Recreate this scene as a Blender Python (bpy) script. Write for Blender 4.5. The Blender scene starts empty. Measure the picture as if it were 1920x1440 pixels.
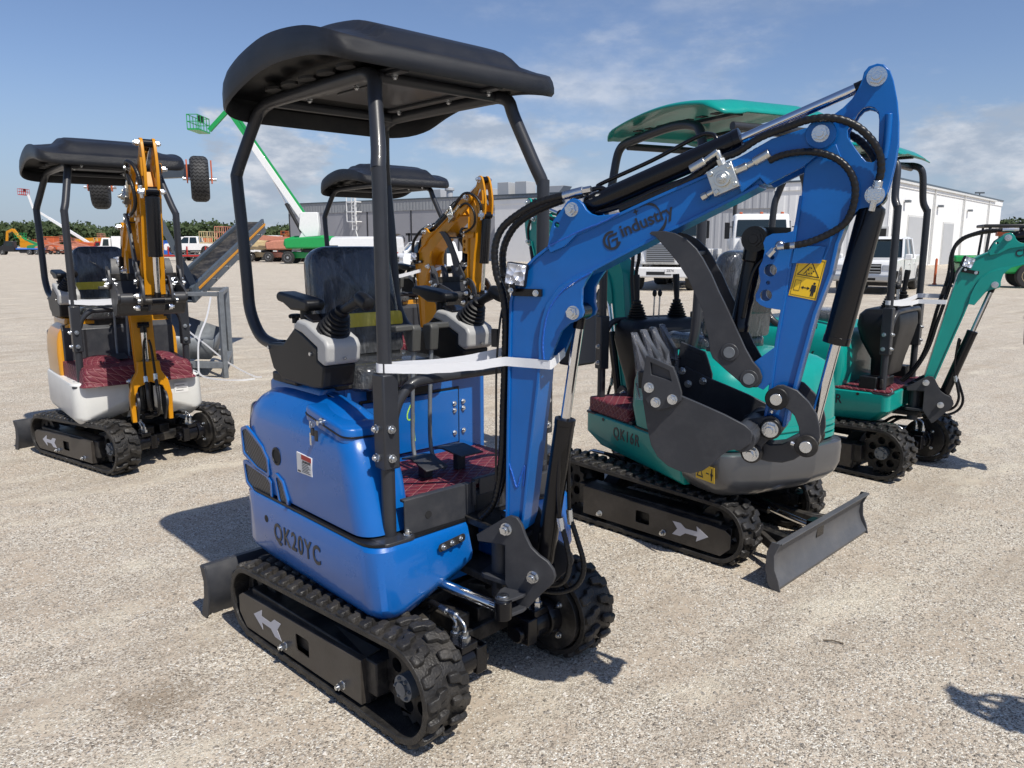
import bpy, bmesh, math, random
from mathutils import Matrix, Vector
from mathutils.geometry import tessellate_polygon
R = math.radians
random.seed(7)
C = bpy.context.scene.collection

# ---------------- camera, sky, sun, exposure ----------------
cam = bpy.data.objects.new('camera', bpy.data.cameras.new('camera'))
C.objects.link(cam)
cam.location = (0, 0, 1.6)
cam.rotation_euler = (R(90 - 10.137), 0, 0)
cam.data.sensor_width = 36
cam.data.lens = 36 * 1443 / 1920
cam.data.clip_end = 3000
bpy.context.scene.camera = cam

SUNV = Vector((.44, -.55, 1)).normalized()
sun = bpy.data.objects.new('sun', bpy.data.lights.new('sun', 'SUN'))
C.objects.link(sun)
sun.data.energy = 5.0
sun.data.angle = R(.53)
sun.data.color = (1, .95, .865)
sun.rotation_euler = SUNV.to_track_quat('Z', 'Y').to_euler()

W = bpy.data.worlds.new('World')
bpy.context.scene.world = W
W.use_nodes = True
nt = W.node_tree
N = nt.nodes
Lk = nt.links.new
bg = N['Background']
sky = N.new('ShaderNodeTexSky')
sky.sky_type = 'NISHITA'
sky.sun_disc = False
sky.sun_elevation = math.asin(SUNV.z)
sky.sun_rotation = math.atan2(SUNV.x, SUNV.y)
sky.air_density = 1.0
sky.dust_density = .6
sky.ozone_density = 3.0
tc = N.new('ShaderNodeTexCoord')

def wmath(op, a, b=None, clamp=False):
    n = N.new('ShaderNodeMath'); n.operation = op; n.use_clamp = clamp
    for i, q in enumerate((a, b)):
        if q is None: continue
        if isinstance(q, (int, float)): n.inputs[i].default_value = q
        else: Lk(q, n.inputs[i])
    return n.outputs[0]

def wnoise(scale, detail, rough, stretch=(1, 1, 2.4), off=(0, 0, 0), dist=0.):
    m = N.new('ShaderNodeMapping'); m.inputs['Scale'].default_value = stretch
    m.inputs['Location'].default_value = off
    Lk(tc.outputs['Generated'], m.inputs[0])
    n = N.new('ShaderNodeTexNoise'); n.inputs['Scale'].default_value = scale
    n.inputs['Detail'].default_value = detail; n.inputs['Roughness'].default_value = rough
    n.inputs['Distortion'].default_value = dist
    Lk(m.outputs[0], n.inputs[0])
    return n.outputs[0]

def blob(u, v, wu, wv, edge):
    """soft region of the sky round the direction (azimuth, elevation in degrees); 1 inside, 0 outside"""
    az, el = R(u), R(v)
    c = Vector((math.sin(az) * math.cos(el), math.cos(az) * math.cos(el), math.sin(el)))
    s = N.new('ShaderNodeVectorMath'); s.operation = 'SUBTRACT'
    Lk(tc.outputs['Generated'], s.inputs[0]); s.inputs[1].default_value = c
    m = N.new('ShaderNodeVectorMath'); m.operation = 'MULTIPLY'
    Lk(s.outputs[0], m.inputs[0]); m.inputs[1].default_value = (1 / R(wu), 1 / R(wu), 1 / R(wv))
    l = N.new('ShaderNodeVectorMath'); l.operation = 'LENGTH'
    Lk(m.outputs[0], l.inputs[0])
    return wmath('SUBTRACT', edge, l.outputs['Value'])

def ramp(x, a, b):
    n = N.new('ShaderNodeMapRange'); n.interpolation_type = 'SMOOTHSTEP'; n.clamp = True
    n.inputs[1].default_value = a; n.inputs[2].default_value = b
    Lk(x, n.inputs[0])
    return n.outputs[0]

n1 = wnoise(9, 12, .58)
n2 = wnoise(30, 8, .6, off=(3, 1, 0))
mixn = wmath('ADD', wmath('MULTIPLY', n1, 2.0), wmath('MULTIPLY', n2, .7))      # about 1.35
def cloud(u, v, wu, wv, k=1.0, soft=.35, amt=1.):
    b = blob(u, v, wu, wv, 1.0)
    s = wmath('ADD', b, wmath('MULTIPLY', wmath('SUBTRACT', mixn, 1.35), k))
    return wmath('MULTIPLY', ramp(s, .0, soft), amt)
cl = [cloud(-16.2, 5.6, 4.4, 5.6, 1.3, .5, .95), cloud(-19.5, 2.5, 6.5, 2.6, 1.2, .9, .3),
      cloud(-1.5, 7.6, 9, 2.7, 1.4, .9, .85), cloud(7, 10.5, 15, 4.6, 1.0, 1.5, .7), cloud(2, 4.5, 12, 2.6, .8, 1.2, .45),
      cloud(22, 5.0, 14, 6.5, 1.2, 1.4, .75), cloud(31, 6.0, 5.5, 4.2, 1.5, .8, .8), cloud(37, 3.5, 6, 4, 1.6, .5, .5),
      cloud(15, 16, 22, 2.2, 1.2, 1.6, .35)]
mask = cl[0]
for x in cl[1:]:
    mask = wmath('ADD', mask, wmath('MULTIPLY', x, wmath('SUBTRACT', 1.0, mask)))
# cloud brightness varies with a second, coarser noise: bright puffs and greyer bodies
n3 = ramp(wnoise(16, 9, .6, off=(0, 2, 5)), .35, .68)
ccol = N.new('ShaderNodeMix'); ccol.data_type = 'RGBA'
Lk(n3, ccol.inputs[0])
ccol.inputs[6].default_value = (3.9, 4.6, 5.7, 1)
ccol.inputs[7].default_value = (7.0, 7.3, 7.9, 1)
# haze towards the horizon
sep = N.new('ShaderNodeSeparateXYZ'); Lk(tc.outputs['Generated'], sep.inputs[0])
hz = ramp(sep.outputs[2], .22, -.02)
hmix = N.new('ShaderNodeMix'); hmix.data_type = 'RGBA'
tint = N.new('ShaderNodeMix'); tint.data_type = 'RGBA'; tint.blend_type = 'MULTIPLY'; tint.inputs[0].default_value = 1
Lk(sky.outputs[0], tint.inputs[6]); tint.inputs[7].default_value = (1.04, 1.035, 1.15, 1)
Lk(wmath('MULTIPLY', hz, .75), hmix.inputs[0]); Lk(tint.outputs[2], hmix.inputs[6]); hmix.inputs[7].default_value = (3.2, 4.2, 5.7, 1)
fin = N.new('ShaderNodeMix'); fin.data_type = 'RGBA'
Lk(mask, fin.inputs[0]); Lk(hmix.outputs[2], fin.inputs[6]); Lk(ccol.outputs[2], fin.inputs[7])
Lk(fin.outputs[2], bg.inputs[0])
bg.inputs[1].default_value = .10

sc = bpy.context.scene
sc.view_settings.view_transform = 'Standard'
sc.view_settings.look = 'None'
sc.view_settings.exposure = 0
sc.view_settings.gamma = 1

# ---------------- mesh helpers ----------------
def TM(x=0, y=0, z=0): return Matrix.Translation((x, y, z))
def RZ(a): return Matrix.Rotation(R(a), 4, 'Z')
def RX(a): return Matrix.Rotation(R(a), 4, 'X')
def RY(a): return Matrix.Rotation(R(a), 4, 'Y')
I4 = Matrix()
def mm(p): return [(a / 1000, b / 1000) for a, b in p]

def smooth_pts(pts, n=6):
    P = [Vector(p) for p in pts]
    if len(P) < 3: return P
    out = []
    for i in range(len(P) - 1):
        a = P[max(i - 1, 0)]; b = P[i]; c = P[i + 1]; d = P[min(i + 2, len(P) - 1)]
        for k in range(n):
            t = k / n
            out.append(.5 * ((2 * b) + (c - a) * t + (2 * a - 5 * b + 4 * c - d) * t * t + (3 * b - a - 3 * c + d) * t ** 3))
    out.append(P[-1])
    return out

def roundpoly(pts, n=5):
    """pts: (x, y, radius) corners -> polygon with rounded corners"""
    out = []
    m = len(pts)
    for i in range(m):
        x, y, r = pts[i]
        p = Vector((x, y)); a = Vector(pts[i - 1][:2]) - p; b = Vector(pts[(i + 1) % m][:2]) - p
        if r <= 0: out.append((x, y)); continue
        la, lb = a.length, b.length; a.normalize(); b.normalize()
        ang = a.angle(b)
        if la < 1e-6 or lb < 1e-6 or ang > 3.1: out.append((x, y)); continue
        t = min(r / max(math.tan(ang / 2), 1e-3), la * .49, lb * .49)
        s, e = p + a * t, p + b * t
        for k in range(n + 1):
            f = k / n
            q = (1 - f) ** 2 * s + 2 * f * (1 - f) * p + f * f * e
            out.append((q.x, q.y))
    return out

class MB:
    def __init__(s, T=I4): s.v = []; s.f = []; s.T = T; s.stack = []; s.marks = []
    def mark(s): s.marks.append((len(s.v), len(s.f)))
    def push(s, M): s.stack.append(s.T); s.T = s.T @ M
    def pop(s): s.T = s.stack.pop()
    def add(s, vs, fs):
        b = len(s.v)
        s.v += [s.T @ Vector(v) for v in vs]
        s.f += [tuple(i + b for i in f) for f in fs]
        return s
    def box(s, x0, x1, y0, y1, z0, z1):
        vs = [(x, y, z) for x in (x0, x1) for y in (y0, y1) for z in (z0, z1)]
        return s.add(vs, [(0, 1, 3, 2), (4, 6, 7, 5), (0, 4, 5, 1), (2, 3, 7, 6), (0, 2, 6, 4), (1, 5, 7, 3)])
    def rings(s, rs, cap=True, close=True):
        n = len(rs[0]); vs = [p for r in rs for p in r]; fs = []
        for k in range(len(rs) - 1):
            for i in range(n if close else n - 1):
                j = (i + 1) % n
                fs.append((k * n + i, k * n + j, (k + 1) * n + j, (k + 1) * n + i))
        if cap:
            fs.append(tuple(reversed(range(n)))); fs.append(tuple((len(rs) - 1) * n + i for i in range(n)))
        return s.add(vs, fs)
    def prism(s, poly, y0, y1, holes=()):
        """polygon in (x, z), extruded along y"""
        if not holes:
            return s.rings([[(a, y0, b) for a, b in poly], [(a, y1, b) for a, b in poly]])
        loops = [poly] + list(holes)
        tri = tessellate_polygon([[Vector((a, b, 0)) for a, b in l] for l in loops])
        flat = [p for l in loops for p in l]; n = len(flat)
        vs = [(a, y0, b) for a, b in flat] + [(a, y1, b) for a, b in flat]
        fs = [tuple(t) for t in tri] + [tuple(n + i for i in reversed(t)) for t in tri]
        o = 0
        for l in loops:
            m = len(l)
            for i in range(m):
                j = (i + 1) % m
                fs.append((o + i, o + j, n + o + j, n + o + i))
            o += m
        return s.add(vs, fs)
    def plate(s, poly, z0, z1, holes=()):
        """polygon in (x, y), extruded along z"""
        s.push(Matrix(((1, 0, 0, 0), (0, 0, 1, 0), (0, 1, 0, 0), (0, 0, 0, 1))))
        s.prism(poly, z0, z1, holes); s.pop(); return s
    def frame(s, a, b):
        z = (Vector(b) - Vector(a)).normalized()
        x = z.orthogonal().normalized(); y = z.cross(x)
        return x, y
    def cyl(s, a, b, r, r2=None, n=16, cap=True):
        a = Vector(a); b = Vector(b); r2 = r if r2 is None else r2
        x, y = s.frame(a, b)
        cs = [(math.cos(2 * math.pi * i / n), math.sin(2 * math.pi * i / n)) for i in range(n)]
        return s.rings([[a + x * c * r + y * d * r for c, d in cs], [b + x * c * r2 + y * d * r2 for c, d in cs]], cap)
    def tubes(s, a, b, prof, n=16):
        """lathe: prof = list of (t along a->b in metres, radius)"""
        a = Vector(a); b = Vector(b); d = (b - a).normalized(); x, y = s.frame(a, b)
        return s.rings([[a + d * t + (x * math.cos(2 * math.pi * i / n) + y * math.sin(2 * math.pi * i / n)) * max(r, 1e-4) for i in range(n)] for t, r in prof])
    def tube(s, pts, r, n=10, sm=6, rib=0, pitch=.02, flat=None):
        P = smooth_pts(pts, sm) if sm else [Vector(p) for p in pts]
        if rib:
            Q = [P[0]]; acc = 0
            # resample evenly
            L = [0]
            for i in range(1, len(P)): L.append(L[-1] + (P[i] - P[i - 1]).length)
            m = max(4, int(L[-1] / (pitch / 4))); Q = []
            j = 0
            for k in range(m + 1):
                t = L[-1] * k / m
                while j < len(L) - 2 and L[j + 1] < t: j += 1
                f = (t - L[j]) / max(L[j + 1] - L[j], 1e-9)
                Q.append(P[j].lerp(P[j + 1], min(max(f, 0), 1)))
            P = Q
        rs = []
        t0 = (P[1] - P[0]).normalized(); x = t0.orthogonal().normalized()
        for i, p in enumerate(P):
            t = (P[min(i + 1, len(P) - 1)] - P[max(i - 1, 0)]).normalized()
            x = (x - t * x.dot(t))
            x = x.normalized() if x.length > 1e-6 else t.orthogonal().normalized()
            y = t.cross(x); rr = r
            if rib and i % 4 == 0: rr = r - rib
            rs.append([p + (x * math.cos(2 * math.pi * k / n) + y * math.sin(2 * math.pi * k / n)) * rr for k in range(n)])
        return s.rings(rs)
    def bar(s, a, b, w, h, up=(0, 0, 1)):
        """rectangular bar from a to b: w across, h along up"""
        a = Vector(a); b = Vector(b); t = (b - a).normalized(); u = Vector(up)
        u = u - t * u.dot(t)
        u = u.normalized() if u.length > 1e-6 else t.orthogonal().normalized()
        v = t.cross(u)
        q = lambda p: [p + v * w / 2 + u * h / 2, p - v * w / 2 + u * h / 2, p - v * w / 2 - u * h / 2, p + v * w / 2 - u * h / 2]
        return s.rings([q(a), q(b)])
    def sph(s, c, r, n=12, m=8, sc=(1, 1, 1)):
        rs = []
        for k in range(m + 1):
            a = math.pi * (k / m - .5); a = max(min(a, 1.56), -1.56)
            rs.append([(c[0] + r * sc[0] * math.cos(a) * math.cos(2 * math.pi * i / n), c[1] + r * sc[1] * math.cos(a) * math.sin(2 * math.pi * i / n), c[2] + r * sc[2] * math.sin(a)) for i in range(n)])
        return s.rings(rs)
    def nut(s, p, d, r=.022, h=.02):
        """washer, hexagon nut and pin end standing on point p along d"""
        s.mark(); p = Vector(p); d = Vector(d).normalized()
        s.cyl(p, p + d * .004, r * 1.18, n=18)
        s.cyl(p + d * .004, p + d * (.004 + h * .8), r, r * .97, n=6)
        s.cyl(p + d * (.004 + h * .8), p + d * (.004 + h * 1.25), r * .62, r * .55, n=14)
        return s
    def build(s, name, mat, parent=None, bev=0, ang=38, seg=2, solid=0, flat=False, label=None):
        if len(s.marks) > 1:          # pieces that were marked apart become objects of their own
            cuts = s.marks + [(len(s.v), len(s.f))]; first = None
            if cuts[0] != (0, 0): cuts[0] = (0, 0)
            for (v0, f0), (v1, f1) in zip(cuts, cuts[1:]):
                q = MB(); q.v = s.v[v0:v1]; q.f = [tuple(i - v0 for i in f) for f in s.f[f0:f1]]
                o = q.build(name, mat, parent, bev, ang, seg, solid, flat, label); first = first or o
            return first
        me = bpy.data.meshes.new(name)
        me.from_pydata([tuple(v) for v in s.v], [], s.f)
        bm = bmesh.new(); bm.from_mesh(me)
        bmesh.ops.recalc_face_normals(bm, faces=bm.faces)
        for f in bm.faces: f.smooth = not flat
        lim = R(ang)
        for e in bm.edges:
            if len(e.link_faces) == 2 and e.calc_face_angle(0) > lim: e.smooth = False
        bm.to_mesh(me); bm.free()
        me.materials.append(mat)
        o = bpy.data.objects.new(name, me); C.objects.link(o)
        if parent: o.parent = parent
        if solid:
            m = o.modifiers.new('s', 'SOLIDIFY'); m.thickness = solid; m.offset = -1
        if bev:
            m = o.modifiers.new('b', 'BEVEL'); m.width = bev; m.segments = seg; m.limit_method = 'ANGLE'; m.angle_limit = R(ang)
            m.harden_normals = False
            for p in me.polygons: p.use_smooth = True
        if label: o['label'] = label
        return o

def tag(o, label=None, cat=None, group=None, kind=None):
    for k, v in (('label', label), ('category', cat), ('group', group), ('kind', kind)):
        if v: o[k] = v
    return o
def thing(name, label, cat, loc=(0, 0, 0), rz=0, group=None):
    o = bpy.data.objects.new(name, None); C.objects.link(o)
    o.empty_display_size = .1
    o.location = loc; o.rotation_euler = (0, 0, R(rz))
    return tag(o, label, cat, group)
def copy_tree(o, parent=None):
    c = o.copy(); C.objects.link(c); c.parent = parent
    for ch in list(o.children): copy_tree(ch, c)
    return c
def text(s, name, mat, parent, M, size=.1, depth=.0012, bold=.0, shear=0, sx=1., space=1., heavy=0):
    cu = bpy.data.curves.new(name, 'FONT'); cu.body = s; cu.size = size; cu.extrude = depth / 2
    cu.offset = bold; cu.shear = shear; cu.align_x = 'CENTER'; cu.align_y = 'CENTER'; cu.space_character = space
    t = bpy.data.objects.new(name, cu); C.objects.link(t)
    me = bpy.data.meshes.new_from_object(t.evaluated_get(bpy.context.evaluated_depsgraph_get()))
    bpy.data.objects.remove(t); me.name = name
    if heavy:         # a bolder face: the same letters laid over each other, each a hair further out
        vs, fs = [], []
        for k, (dx, dy) in enumerate(((0, 0), (heavy, 0), (heavy / 2, heavy * .5), (heavy / 2, -heavy * .5))):
            b_ = len(vs); vs += [(v.co.x + dx, v.co.y + dy, v.co.z + .00025 * k) for v in me.vertices]; fs += [tuple(i + b_ for i in p.vertices) for p in me.polygons]
        me = bpy.data.meshes.new(name); me.from_pydata(vs, [], fs)
    me.transform(M @ Matrix.Diagonal((sx, 1, 1, 1)))
    me.materials.clear(); me.materials.append(mat)
    o = bpy.data.objects.new(name, me); C.objects.link(o); o.parent = parent
    return o
def face_y(x, y, z, side=-1, rot=0):
    """matrix that stands a flat text (xy plane) up on a wall whose normal is side*y; reads left to right seen from outside"""
    M = Matrix(((1, 0, 0, 0), (0, 0, -1, 0), (0, 1, 0, 0), (0, 0, 0, 1)))      # x->x, y->z, normal -> -y
    if side > 0: M = RZ(180) @ M
    return TM(x, y, z) @ M @ RZ(rot)

# ---------------- materials ----------------
def mat(name, col, rough=.5, metal=0, coat=0, bump=0, bscale=60, var=0, vscale=6, spec=.5, rvar=0, dust=0, dscale=5):
    m = bpy.data.materials.new(name); m.use_nodes = True
    t = m.node_tree; b = t.nodes['Principled BSDF']
    b.inputs['Base Color'].default_value = (*col, 1)
    b.inputs['Roughness'].default_value = rough; b.inputs['Metallic'].default_value = metal
    b.inputs['Coat Weight'].default_value = coat; b.inputs['Coat Roughness'].default_value = .06
    b.inputs['Specular IOR Level'].default_value = spec
    if var or bump or rvar or dust:
        co = t.nodes.new('ShaderNodeTexCoord')
    if var or rvar:
        n = t.nodes.new('ShaderNodeTexNoise'); n.inputs['Scale'].default_value = vscale; n.inputs['Detail'].default_value = 9; n.inputs['Roughness'].default_value = .65
        t.links.new(co.outputs['Object'], n.inputs[0])
    if var:
        r = t.nodes.new('ShaderNodeMapRange'); r.inputs[1].default_value = .3; r.inputs[2].default_value = .7
        r.inputs[3].default_value = 1 - var; r.inputs[4].default_value = 1 + var
        t.links.new(n.outputs[0], r.inputs[0])
        x = t.nodes.new('ShaderNodeMix'); x.data_type = 'RGBA'; x.blend_type = 'MULTIPLY'; x.inputs[0].default_value = 1
        x.inputs[6].default_value = (*col, 1); t.links.new(r.outputs[0], x.inputs[7]); t.links.new(x.outputs[2], b.inputs['Base Color'])
    if dust:
        nd = t.nodes.new('ShaderNodeTexNoise'); nd.inputs['Scale'].default_value = dscale; nd.inputs['Detail'].default_value = 10; nd.inputs['Roughness'].default_value = .72
        t.links.new(co.outputs['Object'], nd.inputs[0])
        r = t.nodes.new('ShaderNodeMapRange'); r.inputs[1].default_value = .46; r.inputs[2].default_value = .72; r.inputs[3].default_value = 0; r.inputs[4].default_value = dust
        t.links.new(nd.outputs[0], r.inputs[0])
        x2 = t.nodes.new('ShaderNodeMix'); x2.data_type = 'RGBA'; t.links.new(r.outputs[0], x2.inputs[0])
        if var: t.links.new(x.outputs[2], x2.inputs[6])
        else: x2.inputs[6].default_value = (*col, 1)
        x2.inputs[7].default_value = (.34, .30, .245, 1); t.links.new(x2.outputs[2], b.inputs['Base Color'])
    if rvar:
        r = t.nodes.new('ShaderNodeMapRange'); r.inputs[1].default_value = .3; r.inputs[2].default_value = .7
        r.inputs[3].default_value = max(rough - rvar, .02); r.inputs[4].default_value = rough + rvar
        t.links.new(n.outputs[0], r.inputs[0]); t.links.new(r.outputs[0], b.inputs['Roughness'])
    if bump:
        n2 = t.nodes.new('ShaderNodeTexNoise'); n2.inputs['Scale'].default_value = bscale; n2.inputs['Detail'].default_value = 4
        t.links.new(co.outputs['Object'], n2.inputs[0])
        bp = t.nodes.new('ShaderNodeBump'); bp.inputs['Strength'].default_value = bump; bp.inputs['Distance'].default_value = .01
        t.links.new(n2.outputs[0], bp.inputs['Height']); t.links.new(bp.outputs[0], b.inputs['Normal'])
    return m
M = {}
M['blue'] = mat('blue_paint', (.001, .106, .38), .36, coat=.3, spec=.32, bump=.03, bscale=260, var=.07, vscale=9, rvar=.06)
M['blue_body'] = mat('blue_body_gloss', (.001, .104, .385), .30, coat=.5, var=.05, vscale=3, spec=.4, rvar=.07, bump=.02, bscale=160, dust=.035, dscale=2.5)
M['yellow_body'] = mat('yellow_body_gloss', (.60, .26, .008), .3, coat=.4, var=.04)
M['blade'] = mat('blade_paint', (.075, .078, .086), .46, bump=.05, bscale=200, var=.12, spec=.4, dust=.10, dscale=5)
M['blue_weld'] = mat('blue_weld', (.004, .10, .48), .35, coat=.4, bump=.5, bscale=160)
M['teal'] = mat('teal_paint', (.002, .265, .225), .36, coat=.3, spec=.3, bump=.03, bscale=260, var=.06, rvar=.05)
M['tealdark'] = mat('teal_shadow_paint', (.006, .27, .2), .4, coat=.3, var=.06)
M['yellow'] = mat('yellow_paint', (.56, .235, .006), .38, coat=.2, spec=.3, bump=.03, bscale=260, var=.07)
M['lightgrey'] = mat('light_grey_paint', (.66, .66, .63), .4, coat=.3, var=.06)
M['gun'] = mat('gunmetal_paint', (.036, .038, .044), .42, spec=.32, dust=.05, dscale=7, bump=.04, bscale=300, var=.10, vscale=14, rvar=.08)
M['tube'] = mat('frame_paint', (.026, .028, .034), .40, coat=.12, spec=.35, bump=.06, bscale=420, var=.10, vscale=10)
M['cw'] = mat('counterweight_paint', (.055, .058, .065), .3, coat=.6, var=.08)
M['chassis'] = mat('chassis_black', (.011, .011, .012), .42, spec=.3, dust=.22, dscale=6, bump=.08, bscale=120, var=.35, vscale=7, rvar=.12)
M['cover'] = mat('track_cover', (.040, .035, .031), .36, coat=.15, spec=.35, dust=.10, dscale=4, bump=.05, bscale=90, var=.22, vscale=4, rvar=.1)
M['gloss'] = mat('cylinder_black', (.006, .006, .0075), .20, spec=.35)
M['chrome'] = mat('chrome_rod', (.75, .75, .76), .10, 1, rvar=.03)
M['zinc'] = mat('zinc_bolt', (.62, .64, .66), .28, 1, bump=.1, bscale=200, rvar=.1)
M['plastic'] = mat('black_plastic', (.008, .0085, .010), .42, spec=.32, bump=.16, bscale=700, var=.12, vscale=5)
M['canopy'] = mat('canopy_plastic', (.011, .012, .015), .38, spec=.32, dust=.05, dscale=3, bump=.35, bscale=520, var=.14, vscale=4, rvar=.07)
M['console'] = mat('console_grey', (.38, .38, .37), .45, bump=.05, bscale=500, var=.05)
M['rubber'] = mat('rubber', (.018, .017, .016), .55, spec=.3, dust=.3, bump=.25, bscale=180, var=.35, vscale=11, rvar=.15)
M['hose'] = mat('hose_wrap', (.009, .009, .010), .38, spec=.35, rvar=.1)
M['strap'] = mat('white_strap', (.72, .73, .75), .45, bump=.2, bscale=400)
M['grip'] = mat('handle_grey', (.06, .06, .055), .5, bump=.1, bscale=300)
M['white'] = mat('white_paint', (.78, .78, .77), .35, coat=.4, var=.04)
M['offwhite'] = mat('offwhite_paint', (.62, .62, .60), .5, var=.08)
M['label'] = mat('label_white', (.75, .74, .72), .5)
M['ink'] = mat('black_ink', (.012, .012, .014), .45)
M['inkgrey'] = mat('grey_decal', (.014, .018, .028), .4)
M['stick'] = mat('yellow_sticker', (.80, .50, .01), .4, coat=.2)
M['red'] = mat('red_plastic', (.42, .02, .015), .45)
M['neon'] = mat('paint_marker_green', (.45, .80, .10), .5)
M['arrow'] = mat('grey_arrow_decal', (.50, .50, .54), .5)
M['lift_green'] = mat('lift_green', (.01, .30, .07), .4, coat=.2, var=.1)
M['orange'] = mat('orange_paint', (.55, .12, .04), .45, var=.1)
M['salmon'] = mat('faded_orange_paint', (.50, .21, .14), .55, var=.15)
M['cream'] = mat('cream_paint', (.58, .46, .26), .55, var=.15)
M['blue2'] = mat('royal_blue', (.02, .12, .5), .4)
M['steel'] = mat('galvanized_steel', (.17, .185, .20), .5, .3, var=.25, vscale=12)
M['slate'] = mat('slate_paint', (.062, .078, .095), .42, coat=.2, var=.12)
M['carglass'] = mat('car_glass', (.012, .02, .022), .06, coat=.5)
M['headlamp'] = mat('headlamp', (.55, .57, .6), .1, .3, coat=1)
M['tyre'] = mat('tyre', (.025, .025, .025), .7, bump=.2, bscale=100, var=.2)
M['rim'] = mat('rim', (.45, .46, .47), .3, .7)
M['darkvoid'] = mat('dark_interior', (.012, .012, .013), .7)
M['bwall'] = mat('grey_metal_wall', (.42, .43, .44), .6, var=.06, vscale=.3)
def nodes(m): return m.node_tree, m.node_tree.nodes, m.node_tree.links.new
def mth(t, op, a, b=None, c=None):
    n = t.nodes.new('ShaderNodeMath'); n.operation = op
    for i, q in enumerate((a, b, c)):
        if q is None: continue
        if isinstance(q, (int, float)): n.inputs[i].default_value = q
        else: t.links.new(q, n.inputs[i])
    return n.outputs[0]
def mixc(t, f, a, b, mode='MIX'):
    n = t.nodes.new('ShaderNodeMix'); n.data_type = 'RGBA'; n.blend_type = mode
    for i, q in ((0, f), (6, a), (7, b)):
        if isinstance(q, (int, float)): n.inputs[i].default_value = q
        elif isinstance(q, tuple): n.inputs[i].default_value = (*q, 1)
        else: t.links.new(q, n.inputs[i])
    return n.outputs[2]
def tnoise(t, co, scale, detail=6, rough=.55, stretch=None):
    n = t.nodes.new('ShaderNodeTexNoise'); n.inputs['Scale'].default_value = scale; n.inputs['Detail'].default_value = detail; n.inputs['Roughness'].default_value = rough
    if stretch:
        m = t.nodes.new('ShaderNodeMapping'); m.inputs['Scale'].default_value = stretch; t.links.new(co, m.inputs[0]); co = m.outputs[0]
    t.links.new(co, n.inputs[0]); return n.outputs[0]
def mrange(t, x, a, b, c=0., d=1., smooth=False):
    n = t.nodes.new('ShaderNodeMapRange'); n.clamp = True
    if smooth: n.interpolation_type = 'SMOOTHSTEP'
    for i, q in enumerate((a, b, c, d)): n.inputs[i + 1].default_value = q
    t.links.new(x, n.inputs[0]); return n.outputs[0]
def bump(t, h, strength, dist, b):
    n = t.nodes.new('ShaderNodeBump'); n.inputs['Strength'].default_value = strength; n.inputs['Distance'].default_value = dist
    t.links.new(h, n.inputs['Height']); t.links.new(n.outputs[0], b.inputs['Normal'])

# quilted maroon vinyl: diamond stitching
m = M['quilt'] = mat('quilted_maroon_vinyl', (.135, .022, .034), .5, spec=.3)
t, Nn, L = nodes(m); b = Nn['Principled BSDF']
co = Nn.new('ShaderNodeTexCoord'); sp = Nn.new('ShaderNodeSeparateXYZ'); L(co.outputs['Object'], sp.inputs[0])
xx, yy, zz = sp.outputs
s = 1 / .048
d1 = mth(t, 'PINGPONG', mth(t, 'MULTIPLY', mth(t, 'ADD', mth(t, 'ADD', xx, mth(t, 'MULTIPLY', yy, .62)), zz), s), .5)
d2 = mth(t, 'PINGPONG', mth(t, 'MULTIPLY', mth(t, 'ADD', mth(t, 'SUBTRACT', xx, mth(t, 'MULTIPLY', yy, .62)), mth(t, 'MULTIPLY', zz, -1)), s), .5)
mn = mth(t, 'MINIMUM', d1, d2)
h = mth(t, 'POWER', mth(t, 'MINIMUM', mth(t, 'MULTIPLY', mn, 3.2), 1.), .5)
dash = mth(t, 'GREATER_THAN', mth(t, 'FRACT', mth(t, 'MULTIPLY', mth(t, 'ADD', xx, mth(t, 'MULTIPLY', yy, 1.3)), 130)), .35)
line = mth(t, 'MULTIPLY', mth(t, 'LESS_THAN', mn, .028), dash)
L(mixc(t, line, (.135, .022, .034), (.50, .26, .24)), b.inputs['Base Color'])
bump(t, h, .8, .006, b)

# crushed stone ground
m = M['ground'] = mat('crushed_stone_ground', (.4, .36, .3), .9, spec=.2)
t, Nn, L = nodes(m); b = Nn['Principled BSDF']
co = Nn.new('ShaderNodeTexCoord'); P = co.outputs['Object']
big = tnoise(t, P, .5, 5, .6)
mid = tnoise(t, P, 2.3, 7, .62)
mr = Nn.new('ShaderNodeMapping'); mr.inputs['Rotation'].default_value = (0, 0, R(52)); L(P, mr.inputs[0])
trk = tnoise(t, mr.outputs[0], 1.5, 8, .62, (1.6, .22, 1))
v1 = Nn.new('ShaderNodeTexVoronoi'); v1.inputs['Scale'].default_value = 165; L(P, v1.inputs[0])
v2 = Nn.new('ShaderNodeTexVoronoi'); v2.inputs['Scale'].default_value = 62; L(P, v2.inputs[0])
fine = tnoise(t, P, 300, 3, .7)
c1 = Nn.new('ShaderNodeSeparateColor'); L(v1.outputs['Color'], c1.inputs[0])
c2 = Nn.new('ShaderNodeSeparateColor'); L(v2.outputs['Color'], c2.inputs[0])
# sand bed colour, patchy
bed = mixc(t, mrange(t, mid, .42, .60), (.43, .36, .28), (.65, .565, .455))
bed = mixc(t, mrange(t, big, .35, .68, 0, .7), bed, (.50, .43, .345))
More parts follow.
